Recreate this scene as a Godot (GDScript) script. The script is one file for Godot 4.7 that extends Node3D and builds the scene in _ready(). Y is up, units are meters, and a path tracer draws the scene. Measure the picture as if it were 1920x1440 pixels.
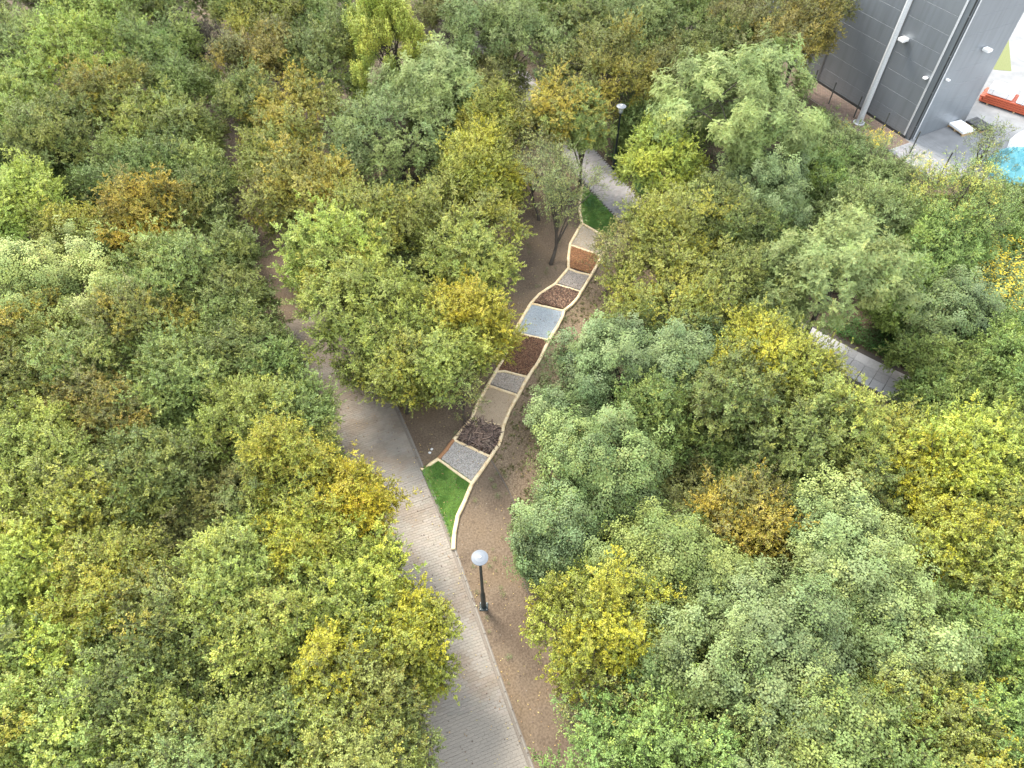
extends Node3D
# A sensory footpath of log-edged beds in a park wood, seen from a drone at 24 m. Metres, y up, -z away from the viewer.

var rng := RandomNumberGenerator.new()
var M := {}
var sprays := {}
var used := {}

# ---------------------------------------------------------------- helpers
class Mb:
	var v := PackedVector3Array()
	var n := PackedVector3Array()
	var c := PackedColorArray()
	func tri(a: Vector3, b: Vector3, d: Vector3, out: Vector3) -> void:
		if (b - a).cross(d - a).dot(out) > 0.0:
			v.append(a); v.append(d); v.append(b)
		else:
			v.append(a); v.append(b); v.append(d)
	func quad(a: Vector3, b: Vector3, d: Vector3, e: Vector3, out: Vector3) -> void:
		tri(a, b, d, out); tri(a, d, e, out)
	func tri_n(a: Vector3, b: Vector3, d: Vector3, na: Vector3, nb: Vector3, nd: Vector3) -> void:
		if (b - a).cross(d - a).dot(na + nb + nd) > 0.0:
			v.append(a); v.append(d); v.append(b); n.append(na); n.append(nd); n.append(nb)
		else:
			v.append(a); v.append(b); v.append(d); n.append(na); n.append(nb); n.append(nd)
	func tube(pts: Array, rad: Array, sides := 6, caps := true) -> void:
		var rings := []
		var norms := []
		for i in pts.size():
			var t: Vector3 = (pts[mini(i + 1, pts.size() - 1)] - pts[maxi(i - 1, 0)]).normalized()
			var u := t.cross(Vector3.RIGHT if absf(t.x) < 0.8 else Vector3.FORWARD).normalized()
			var w := t.cross(u)
			var ring := []
			var nor := []
			for k in sides:
				var a := TAU * k / sides
				var d := u * cos(a) + w * sin(a)
				ring.append(pts[i] + d * rad[i]); nor.append(d)
			rings.append(ring); norms.append(nor)
		for i in pts.size() - 1:
			for k in sides:
				var l := (k + 1) % sides
				tri_n(rings[i][k], rings[i][l], rings[i + 1][l], norms[i][k], norms[i][l], norms[i + 1][l])
				tri_n(rings[i][k], rings[i + 1][l], rings[i + 1][k], norms[i][k], norms[i + 1][l], norms[i + 1][k])
		if caps:
			for e in [0, pts.size() - 1]:
				var t: Vector3 = (pts[0] - pts[1]).normalized() if e == 0 else (pts[e] - pts[e - 1]).normalized()
				for k in sides:
					tri_n(pts[e], rings[e][k], rings[e][(k + 1) % sides], t, t, t)
	func box(c0: Vector3, s: Vector3, b := 0.0, turn := Basis.IDENTITY) -> void:
		# a box of size s round c0 with its edges chamfered by b
		var h := s / 2
		var ax := [Vector3.RIGHT, Vector3.UP, Vector3.BACK]
		for k in 3:
			for sg in [-1.0, 1.0]:
				var nn: Vector3 = ax[k] * sg
				var p: Vector3 = ax[(k + 1) % 3]
				var q: Vector3 = ax[(k + 2) % 3]
				var hp: float = h.dot(p) - b
				var hq: float = h.dot(q) - b
				var o: Vector3 = nn * h[k]
				quad(c0 + turn * (o + p * hp + q * hq), c0 + turn * (o - p * hp + q * hq), c0 + turn * (o - p * hp - q * hq), c0 + turn * (o + p * hp - q * hq), turn * nn)
		if b <= 0.0:
			return
		for k in 3:
			var e: Vector3 = ax[k]
			var p: Vector3 = ax[(k + 1) % 3]
			var q: Vector3 = ax[(k + 2) % 3]
			for sp in [-1.0, 1.0]:
				for sq in [-1.0, 1.0]:
					var l: float = h[k] - b
					var a1: Vector3 = p * sp * h.dot(p) + q * sq * (h.dot(q) - b)
					var a2: Vector3 = p * sp * (h.dot(p) - b) + q * sq * h.dot(q)
					quad(c0 + turn * (a1 + e * l), c0 + turn * (a2 + e * l), c0 + turn * (a2 - e * l), c0 + turn * (a1 - e * l), turn * (p * sp + q * sq))
	func poly_prism(pts: Array, y0: float, y1: float) -> void:
		# pts: Vector2 outline in x, z
		var flat := PackedVector2Array(pts)
		var idx := Geometry2D.triangulate_polygon(flat)
		for i in range(0, idx.size(), 3):
			var a := flat[idx[i]]
			var b := flat[idx[i + 1]]
			var d := flat[idx[i + 2]]
			tri(Vector3(a.x, y1, a.y), Vector3(b.x, y1, b.y), Vector3(d.x, y1, d.y), Vector3.UP)
		if y0 == y1:
			return
		var mid := Vector2.ZERO
		for p in flat: mid += p / flat.size()
		for i in flat.size():
			var a := flat[i]
			var b := flat[(i + 1) % flat.size()]
			var o := (a + b) / 2 - mid
			quad(Vector3(a.x, y0, a.y), Vector3(b.x, y0, b.y), Vector3(b.x, y1, b.y), Vector3(a.x, y1, a.y), Vector3(o.x, 0, o.y))
	func lathe(prof: Array, sides := 24, c0 := Vector3.ZERO) -> void:
		# prof: Vector2(radius, height) from bottom to top, flat between rows
		for i in prof.size() - 1:
			for k in sides:
				var a := TAU * k / sides
				var b := TAU * (k + 1) / sides
				var da := Vector3(cos(a), 0, sin(a))
				var db := Vector3(cos(b), 0, sin(b))
				var p: Vector2 = prof[i]
				var q: Vector2 = prof[i + 1]
				var sl := Vector2(q.y - p.y, -(q.x - p.x)).normalized()
				var na := (da * sl.x + Vector3.UP * sl.y).normalized()
				var nb := (db * sl.x + Vector3.UP * sl.y).normalized()
				var p1 := c0 + da * p.x + Vector3.UP * p.y
				var p2 := c0 + db * p.x + Vector3.UP * p.y
				var p3 := c0 + db * q.x + Vector3.UP * q.y
				var p4 := c0 + da * q.x + Vector3.UP * q.y
				if p.x > 0.0: tri_n(p1, p2, p3, na, nb, nb)
				if q.x > 0.0: tri_n(p1, p3, p4, na, nb, na)
	func mesh() -> ArrayMesh:
		return add_to(ArrayMesh.new())
	func add_to(m: ArrayMesh) -> ArrayMesh:
		var a := []
		a.resize(Mesh.ARRAY_MAX)
		a[Mesh.ARRAY_VERTEX] = v
		if n.size() == v.size(): a[Mesh.ARRAY_NORMAL] = n
		if c.size() == v.size(): a[Mesh.ARRAY_COLOR] = c
		m.add_surface_from_arrays(Mesh.PRIMITIVE_TRIANGLES, a)
		return m

func numbered(called: String) -> String:
	var k: int = used.get(called, 0)
	used[called] = k + 1
	return called if k == 0 else "%s_%03d" % [called, k]

func thing(called: String, label: String, category: String, at := Vector3.ZERO, group := "") -> Node3D:
	var o := Node3D.new()
	o.name = numbered(called)
	add_child(o, true)
	o.position = at
	tag(o, label, category, group)
	return o

func tag(o: Node, label: String, category: String, group := "", kind := "") -> void:
	if label: o.set_meta("label", label)
	if category: o.set_meta("category", category)
	if group: o.set_meta("group", group)
	if kind: o.set_meta("kind", kind)

func part(called: String, mesh: Mesh, m: Material, parent: Node = self) -> MeshInstance3D:
	var o := MeshInstance3D.new()
	o.name = numbered(called) if parent == self else called
	o.mesh = mesh
	if m: o.material_override = m
	parent.add_child(o, true)
	return o

func structure(called: String, mesh: Mesh, m: Material) -> MeshInstance3D:
	var o := part(called, mesh, m)
	o.set_meta("kind", "structure")
	return o

func scatter(called: String, mesh: Mesh, m: Material, where: Array, tints: Array, parent: Node = self) -> MultiMeshInstance3D:
	var mm := MultiMesh.new()
	mm.transform_format = MultiMesh.TRANSFORM_3D
	mm.use_colors = true
	mm.mesh = mesh
	mm.instance_count = where.size()
	for i in where.size():
		mm.set_instance_transform(i, where[i])
		mm.set_instance_color(i, tints[i])
	var o := MultiMeshInstance3D.new()
	o.name = numbered(called) if parent == self else called
	o.multimesh = mm
	if m: o.material_override = m
	parent.add_child(o, true)
	return o

func lin(r: float, g: float, b: float) -> Color:
	return Color(r, g, b).linear_to_srgb()

func rnd(a: float, b: float) -> float:
	return rng.randf_range(a, b)

func rdir() -> Vector3:
	var z := rnd(-1, 1)
	var a := rnd(0, TAU)
	var r := sqrt(1 - z * z)
	return Vector3(r * cos(a), z, r * sin(a))

func aim(dir: Vector3, spin: float) -> Basis:
	# a basis whose y axis runs along dir
	var y := dir.normalized()
	var x := y.cross(Vector3.RIGHT if absf(y.x) < 0.8 else Vector3.FORWARD).normalized()
	return Basis(x, y, x.cross(y)) * Basis(Vector3.UP, spin)

func jit(c: Color, k: float, warm := 0.0) -> Color:
	var f := 1.0 + rnd(-k, k)
	return Color(c.r * f * (1 + rnd(-warm, warm)), c.g * f, c.b * f * (1 + rnd(-warm, warm)))

func v3(a) -> Vector3:
	return Vector3(a[0], a[1], a[2])

# ---------------------------------------------------------------- materials
func noise_tex(freq: float, stops: Array, seed_: int, octaves := 4, size := 512, kind := FastNoiseLite.TYPE_SIMPLEX_SMOOTH) -> NoiseTexture2D:
	var nz := FastNoiseLite.new()
	nz.noise_type = kind
	nz.frequency = freq
	nz.seed = seed_
	nz.fractal_octaves = octaves
	var t := NoiseTexture2D.new()
	t.width = size; t.height = size
	t.seamless = true
	t.noise = nz
	if stops:
		var g := Gradient.new()
		g.offsets = PackedFloat32Array(stops.map(func(s): return s[0]))
		g.colors = PackedColorArray(stops.map(func(s): return s[1]))
		t.color_ramp = g
	return t

func mat(called: String, c: Color, rough := 0.9) -> StandardMaterial3D:
	var m := StandardMaterial3D.new()
	m.resource_name = called
	m.albedo_color = c
	m.roughness = rough
	M[called] = m
	return m

func grained(called: String, stops: Array, freq: float, scale: float, rough: float, bump := 0.0, coarse: Array = [], coarse_scale := 0.03, seed_ := 1) -> StandardMaterial3D:
	var m := mat(called, Color.WHITE, rough)
	m.albedo_texture = noise_tex(freq, stops, seed_)
	m.uv1_triplanar = true
	m.uv1_world_triplanar = true
	m.uv1_scale = Vector3.ONE * scale
	if bump > 0.0:
		m.heightmap_enabled = true
		m.heightmap_texture = noise_tex(freq * 1.3, [], seed_ + 7)
		m.heightmap_scale = bump
	if coarse:
		m.detail_enabled = true
		m.detail_blend_mode = BaseMaterial3D.BLEND_MODE_MUL
		m.detail_uv_layer = BaseMaterial3D.DETAIL_UV_2
		m.detail_albedo = noise_tex(0.012, coarse, seed_ + 3, 5)
		m.uv2_triplanar = true
		m.uv2_world_triplanar = true
		m.uv2_scale = Vector3.ONE * coarse_scale
	return m

func tinted(called: String, rough := 0.8) -> StandardMaterial3D:
	var m := mat(called, Color.WHITE, rough)
	m.vertex_color_use_as_albedo = true
	m.cull_mode = BaseMaterial3D.CULL_DISABLED
	return m

func make_materials() -> void:
	grained("soil", [[0.0, lin(.095, .069, .045)], [0.35, lin(.135, .099, .066)], [0.6, lin(.16, .119, .081)], [1.0, lin(.215, .163, .114)]], 0.045, 0.42, 0.95, 1.2, [[0.2, lin(.72, .70, .70)], [0.5, Color.WHITE], [0.8, lin(1.0, .97, .9)]], 0.055, 11)
	grained("earth", [[0.0, lin(.05, .036, .024)], [0.4, lin(.10, .07, .046)], [0.65, lin(.13, .10, .06)], [1.0, lin(.17, .15, .08)]], 0.04, 0.35, 0.95, 1.5, [[0.25, lin(.6, .6, .6)], [0.75, Color.WHITE]], 0.05, 21)
	grained("drysoil", [[0.0, lin(.11, .075, .045)], [0.4, lin(.18, .13, .085)], [0.7, lin(.25, .185, .12)], [1.0, lin(.30, .24, .15)]], 0.05, 0.4, 0.95, 1.2, [[0.2, lin(.75, .75, .7)], [0.7, Color.WHITE]], 0.07, 31)
	grained("sand", [[0.0, lin(.34, .26, .17)], [0.5, lin(.46, .36, .25)], [1.0, lin(.56, .45, .32)]], 0.08, 0.6, 0.95, 0.6, [], 0.05, 41)
	grained("concrete", [[0.0, lin(.19, .195, .20)], [0.5, lin(.225, .23, .235)], [1.0, lin(.26, .265, .27)]], 0.02, 0.12, 0.85, 0.2, [[0.2, lin(.8, .8, .8)], [0.6, Color.WHITE]], 0.03, 51)
	grained("joint", [[0.0, lin(.15, .13, .11)], [1.0, lin(.24, .205, .165)]], 0.06, 0.5, 0.95, 0.3, [], 0.05, 61)
	grained("dark_joint", [[0.0, lin(.05, .045, .04)], [1.0, lin(.10, .085, .07)]], 0.06, 0.5, 0.95, 0.3, [], 0.05, 62)
	grained("asphalt", [[0.0, lin(.15, .14, .14)], [0.5, lin(.20, .19, .19)], [1.0, lin(.26, .25, .245)]], 0.09, 0.5, 0.9, 0.4, [[0.2, lin(.8, .78, .76)], [0.7, Color.WHITE]], 0.08, 71)
	grained("edging", [[0.0, lin(.20, .18, .155)], [1.0, lin(.26, .235, .20)]], 0.05, 0.6, 0.9, 0.3, [], 0.05, 81)
	var w := grained("peeled_wood", [[0.0, lin(.64, .46, .25)], [0.35, lin(.78, .62, .38)], [0.7, lin(.84, .70, .46)], [1.0, lin(.88, .76, .54)]], 0.03, 0.9, 0.65, 0.3, [[0.25, lin(.85, .74, .60)], [0.5, Color.WHITE]], 0.5, 91)
	w.uv1_scale = Vector3(0.9, 0.9, 0.9)
	grained("bark_wood", [[0.0, lin(.22, .10, .045)], [0.5, lin(.34, .17, .08)], [1.0, lin(.46, .27, .14)]], 0.05, 1.2, 0.8, 0.5, [], 0.05, 101)
	grained("bark", [[0.0, lin(.03, .025, .018)], [0.5, lin(.07, .058, .045)], [1.0, lin(.13, .11, .09)]], 0.05, 1.5, 0.9, 0.6, [], 0.05, 111)
	for nm in ["leaf", "blade"]:
		var m := tinted(nm, 0.6)
		m.backlight_enabled = true
		m.backlight = Color(0.22, 0.24, 0.16)
	grained("joint2", [[0.0, lin(.13, .115, .10)], [1.0, lin(.24, .215, .19)]], 0.08, 0.9, 0.95, 0.5, [], 0.05, 151)
	grained("mulch", [[0.0, lin(.04, .022, .015)], [1.0, lin(.12, .065, .04)]], 0.08, 0.9, 0.95, 0.8, [], 0.05, 161)
	grained("bluefine", [[0.0, lin(.24, .27, .29)], [1.0, lin(.36, .395, .42)]], 0.08, 0.9, 0.95, 0.5, [], 0.05, 171)
	grained("turf", [[0.0, lin(.06, .16, .025)], [1.0, lin(.11, .24, .05)]], 0.08, 0.9, 0.95, 0.5, [], 0.05, 181)
	grained("dry_lawn", [[0.0, lin(.10, .13, .045)], [1.0, lin(.19, .19, .08)]], 0.05, 0.5, 0.95, 0.5, [], 0.05, 191)
	mat("dead_wood", lin(.30, .25, .19), 0.9)
	tinted("chips", 0.85)
	tinted("stones", 0.8)
	tinted("pavers", 0.85)
	mat("twig", lin(.06, .05, .04), 0.9)
	var cl := grained("cladding", [[0.0, lin(.215, .237, .26)], [1.0, lin(.238, .26, .284)]], 0.01, 0.05, 0.38, 0.0, [[0.2, lin(.88, .88, .87)], [0.55, Color.WHITE]], 0.3, 121)
	cl.uv2_scale = Vector3(.5, .03, .5)
	cl.metallic = 0.35
	cl.metallic_specular = 0.6
	var tr := mat("trim", lin(.17, .175, .18), 0.45); tr.metallic = 0.5
	mat("pipe", lin(.035, .037, .04), 0.4)
	mat("white_box", lin(.8, .8, .8), 0.5)
	var gv := grained("galvanised", [[0.0, lin(.42, .435, .45)], [0.5, lin(.52, .535, .55)], [1.0, lin(.60, .615, .63)]], 0.03, 0.8, 0.5, 0.0, [], 0.05, 131)
	gv.metallic = 0.15
	var lp := mat("lamp_paint", lin(.018, .03, .03), 0.4); lp.metallic = 0.2
	mat("lamp_top", lin(.12, .135, .155), 0.5)
	var gl := mat("lamp_glass", Color(0.85, 0.9, 0.92, 0.35), 0.12)
	gl.transparency = BaseMaterial3D.TRANSPARENCY_ALPHA
	mat("black_plastic", lin(.02, .022, .025), 0.5)
	mat("orange_steel", lin(.42, .085, .035), 0.5)
	mat("white_wrap", lin(.82, .82, .82), 0.35)
	var tp := mat("tarp", lin(.11, .35, .39), 0.35)
	tp.cull_mode = BaseMaterial3D.CULL_DISABLED
	mat("white_tarp", lin(.80, .82, .83), 0.45).cull_mode = BaseMaterial3D.CULL_DISABLED
	mat("pallet_wood", lin(.45, .31, .17), 0.85)
	mat("wire", lin(.06, .065, .06), 0.5)
	mat("hose", lin(.12, .115, .11), 0.6)
	mat("white_stone", lin(.7, .69, .66), 0.7)

# ---------------------------------------------------------------- foliage
func leaf(mb: Mb, at: Vector3, dir: Vector3, nrm: Vector3, l: float, w: float, c: Color) -> void:
	var d := dir.normalized()
	var s := d.cross(nrm).normalized() * w * 0.5
	var up := s.cross(d).normalized() * w * 0.07
	var mid := at + d * l * 0.45
	var tip := at + d * l
	mb.v.append(at); mb.v.append(mid + s + up); mb.v.append(tip)
	mb.v.append(at); mb.v.append(tip); mb.v.append(mid - s + up)
	for i in 6: mb.c.append(c)

func leaf_tint(k: float, turned := 0.0) -> Color:
	# leaf to leaf difference in tone; some leaves have turned
	var f := 1.0 + rnd(-k, k)
	if rng.randf() < turned:
		return Color(1.75 * f, 1.22 * f, .42 * f) if rng.randf() < .75 else Color(1.55 * f, 1.0 * f, .4 * f)
	if rng.randf() < 0.05:
		return Color(minf(1.35 * f, 1.6), 0.95 * f, 0.45 * f)
	if rng.randf() < 0.04:
		return Color(0.85 * f, 0.6 * f, 0.45 * f)
	return Color(f * rnd(0.93, 1.07), f, f * rnd(0.85, 1.05))

func make_spray(kind: String) -> ArrayMesh:
	var lv := Mb.new()
	var tw := Mb.new()
	if kind == "small" or kind == "thin" or kind == "fleck" or kind == "speck":
		# a hawthorn shoot: short side twigs set with small leaves
		var nt := 5 if kind == "thin" else 7
		tw.tube([Vector3.ZERO, Vector3(rnd(-.03, .03), .25, rnd(-.03, .03)), Vector3(rnd(-.05, .05), .5, rnd(-.05, .05))], [.006, .005, .003], 3, false)
		for t in nt:
			var y0 := rnd(.05, .42)
			var a := rnd(0, TAU)
			var d := Vector3(cos(a), rnd(.2, 1.0), sin(a)).normalized()
			var ln := rnd(.14, .30)
			if t == 0:
				d = Vector3(rnd(-.2, .2), 1, rnd(-.2, .2)).normalized(); y0 = .42; ln = .22
			var o := Vector3(0, y0, 0)
			tw.tube([o, o + d * ln], [.004, .002], 3, false)
			for k in (7 if kind == "thin" else 21):
				var p := o + d * ln * rnd(.1, 1.05) + rdir() * rnd(0, .05)
				var ld := (d + rdir() * 0.9).normalized()
				leaf(lv, p, ld, (Vector3.UP * 1.5 + rdir() * 0.65).normalized(), rnd(.04, .058), rnd(.030, .042), leaf_tint(.12, .30 if kind == "fleck" else (.13 if kind == "speck" else 0.0)))
	elif kind == "broad":
		# a maple shoot: fewer, larger leaves held level in tiers
		tw.tube([Vector3.ZERO, Vector3(rnd(-.03, .03), .28, rnd(-.03, .03)), Vector3(rnd(-.06, .06), .5, rnd(-.06, .06))], [.007, .005, .003], 3, false)
		for k in 105:
			var a := rnd(0, TAU)
			var y := rnd(.05, .55)
			var r := rnd(.03, .27) * (1.15 - y)
			var p := Vector3(cos(a) * r, y + rnd(-.03, .03), sin(a) * r)
			var ld := Vector3(cos(a + rnd(-.6, .6)), rnd(-.35, .35), sin(a + rnd(-.6, .6)))
			leaf(lv, p, ld, (Vector3.UP * 1.6 + rdir() * 0.6).normalized(), rnd(.05, .07), rnd(.042, .057), leaf_tint(.10))
	elif kind == "long":
		# a feathery shoot: arching rachises with narrow leaflets on both sides
		for f in 9:
			var a := TAU * f / 9 + rnd(-.4, .4)
			var lift := rnd(-.1, 1.3)
			var out := Vector3(cos(a), lift, sin(a)).normalized()
			var ln := rnd(.2, .36)
			var flat_side := Vector3.UP.cross(out).normalized()
			for k in 8:
				var s := (k + .5) / 8.0
				var p := Vector3(0, rnd(.0, .04) + .16 * (f % 3), 0) + out * ln * s + Vector3.DOWN * ln * .25 * s * s
				for sg in [-1.0, 1.0]:
					var side: Vector3 = flat_side * sg
					leaf(lv, p, (side + out * .7 + rdir() * .35).normalized(), (Vector3.UP * 1.2 + rdir() * .6).normalized(), rnd(.05, .075), rnd(.024, .034), leaf_tint(.13))
	elif kind == "upright":
		# a narrow upswept shoot with slender leaves close to the stem
		tw.tube([Vector3.ZERO, Vector3(0, .5, 0)], [.006, .002], 3, false)
		for k in 64:
			var y := rnd(.02, .52)
			var a := rnd(0, TAU)
			var r := rnd(.02, .13) * (1.15 - y * 1.4)
			leaf(lv, Vector3(cos(a) * r, y, sin(a) * r), Vector3(cos(a), rnd(.2, 1.0), sin(a)).normalized(), (Vector3.UP * .8 + rdir()).normalized(), rnd(.06, .085), rnd(.035, .05), leaf_tint(.14))
	elif kind == "bare":
		for k in 7:
			var d := Vector3(rnd(-.7, .7), 1, rnd(-.7, .7)).normalized()
			var e := d * rnd(.25, .55)
			tw.tube([Vector3.ZERO, e * .5 + rdir() * .03, e], [.007, .005, .003], 3, false)
			if k < 4: leaf(lv, e, rdir(), Vector3.UP, .05, .035, leaf_tint(.2))
	elif kind == "weed":
		# a leafy ground plant
		for k in 38:
			var a := rnd(0, TAU)
			var y := rnd(.02, .4)
			var r := rnd(.0, .22)
			leaf(lv, Vector3(cos(a) * r, y, sin(a) * r), Vector3(cos(a), rnd(-.1, .9), sin(a)), (Vector3.UP + rdir() * .6).normalized(), rnd(.07, .13), rnd(.03, .055), leaf_tint(.2))
	elif kind == "tuft":
		for k in 26:
			var a := rnd(0, TAU)
			var b := Vector3(cos(a), 0, sin(a)) * rnd(0, .06)
			leaf(lv, b, Vector3(rnd(-.7, .7), rnd(.6, 1.2), rnd(-.7, .7)), Vector3(cos(a), .3, sin(a)), rnd(.07, .16), rnd(.007, .012), leaf_tint(.2))
	elif kind == "goldenrod":
		for k in 34:
			var a := rnd(0, TAU)
			leaf(lv, Vector3(rnd(-.06, .06), rnd(.05, .9), rnd(-.06, .06)), Vector3(cos(a), rnd(.2, .9), sin(a)), Vector3.UP, rnd(.09, .15), .028, Color(.20, .27, .09) * rnd(.8, 1.2))
		for k in 17:
			var a := rnd(0, TAU)
			var y := rnd(.68, 1.0)
			leaf(lv, Vector3(cos(a), 0, sin(a)) * rnd(0, .13) * (1.25 - y) * 2.0 + Vector3.UP * y, Vector3(cos(a), .4, sin(a)), (Vector3.UP + rdir() * .4).normalized(), rnd(.03, .055), rnd(.025, .04), Color(.62, .48, .03) * rnd(.8, 1.15))
	var am := lv.mesh()
	am.surface_set_material(0, M.leaf)
	if tw.v.size():
		tw.add_to(am)
		am.surface_set_material(1, M.twig)
	return am

# style: leaf colour, accent colour, share of accent clumps, shoot kind, shoots per clump, clump size
var STYLE := {
	"sage": [Color(0.206, 0.267, 0.075), Color(0.281, 0.316, 0.076), .20, "speck", 26, 1.0],
	"sage2": [Color(0.238, 0.286, 0.068), Color(0.336, 0.362, 0.063), .25, "speck", 24, 1.0],
	"pale": [Color(0.295, 0.376, 0.100), Color(0.394, 0.450, 0.094), .25, "speck", 27, 1.0],
	"olive": [Color(0.147, 0.188, 0.052), Color(0.234, 0.252, 0.052), .22, "speck", 25, 1.0],
	"yel": [Color(0.217, 0.244, 0.058), Color(0.331, 0.311, 0.034), 0.25, "fleck", 25, 1.0],
	"yel2": [Color(0.257, 0.282, 0.050), Color(0.390, 0.358, 0.022), 0.30, "fleck", 25, 1.0],
	"lemon": [Color(0.303, 0.388, 0.082), Color(0.375, 0.424, 0.061), .25, "speck", 26, 1.0],
	"lemon2": [Color(0.302, 0.365, 0.066), Color(0.427, 0.449, 0.054), .30, "speck", 26, 1.0],
	"gold": [Color(0.207, 0.222, 0.057), Color(0.393, 0.309, 0.035), 0.40, "fleck", 26, 1.0],
	"gold2": [Color(0.169, 0.190, 0.053), Color(0.313, 0.262, 0.032), 0.30, "fleck", 25, 1.0],
	"gold3": [Color(0.293, 0.282, 0.038), Color(0.451, 0.367, 0.020), 0.40, "fleck", 26, 1.0],
	"dgold": [Color(0.169, 0.190, 0.053), Color(0.313, 0.262, 0.032), 0.30, "fleck", 24, 1.0],
	"orange": [Color(0.176, 0.178, 0.049), Color(0.388, 0.287, 0.027), 0.40, "fleck", 25, 1.0],
	"rust": [Color(0.157, 0.161, 0.055), Color(0.299, 0.233, 0.037), 0.30, "fleck", 25, 1.0],
	"brown": [Color(0.174, 0.188, 0.058), Color(0.235, 0.223, 0.054), .25, "speck", 24, 1.0],
	"green": [Color(0.141, 0.205, 0.048), Color(0.223, 0.272, 0.056), .20, "small", 27, 1.0],
	"green2": [Color(0.179, 0.271, 0.069), Color(0.266, 0.350, 0.066), .25, "small", 27, 1.0],
	"grey": [Color(0.185, 0.243, 0.083), Color(0.240, 0.295, 0.086), .25, "small", 30, 1.0],
	"dark": [Color(0.141, 0.205, 0.048), Color(0.223, 0.272, 0.056), .25, "small", 26, 1.0],
	"dark2": [Color(0.147, 0.188, 0.052), Color(0.234, 0.252, 0.052), .25, "small", 22, 1.0],
	"blue": [Color(0.124, 0.177, 0.063), Color(0.169, 0.224, 0.072), .25, "broad", 22, 1.0],
	"bluedark": [Color(0.124, 0.177, 0.063), Color(0.169, 0.224, 0.072), .25, "broad", 22, .9],
	"bluemaple": [Color(0.137, 0.197, 0.059), Color(0.200, 0.256, 0.072), .30, "broad", 22, .95],
	"bluegrey": [Color(0.136, 0.184, 0.062), Color(0.181, 0.222, 0.070), .30, "broad", 22, .95],
	"sagemaple": [Color(0.166, 0.221, 0.072), Color(0.242, 0.287, 0.077), .28, "broad", 22, .95],
	"freshmaple": [Color(0.143, 0.191, 0.049), Color(0.228, 0.261, 0.056), .28, "broad", 22, .95],
	"lightmaple": [Color(0.244, 0.308, 0.087), Color(0.320, 0.354, 0.090), .30, "broad", 23, .95],
	"fresh": [Color(0.186, 0.252, 0.074), Color(0.268, 0.324, 0.094), .30, "long", 30, .95],
	"willow": [Color(0.167, 0.224, 0.068), Color(0.228, 0.287, 0.081), .30, "long", 26, .9],
	"feather": [Color(0.163, 0.217, 0.067), Color(0.230, 0.267, 0.075), .28, "long", 22, .85],
	"lime": [Color(0.305, 0.369, 0.064), Color(0.412, 0.422, 0.065), .40, "upright", 34, .85],
	"birch": [Color(0.229, 0.325, 0.092), Color(0.500, 0.475, 0.079), .30, "thin", 22, .9],
	"thinbirch": [Color(0.180, 0.236, 0.092), Color(0.258, 0.280, 0.090), .20, "thin", 4, .7],
	"sparse": [Color(0.220, 0.242, 0.068), Color(0.327, 0.301, 0.061), .30, "thin", 13, .95],
	"sparse2": [Color(0.186, 0.227, 0.076), Color(0.258, 0.279, 0.078), .25, "thin", 10, .9],
	"bare": [Color(0.139, 0.147, 0.059), Color(0.181, 0.156, 0.049), .3, "bare", 24, 1.0],
}

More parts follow.
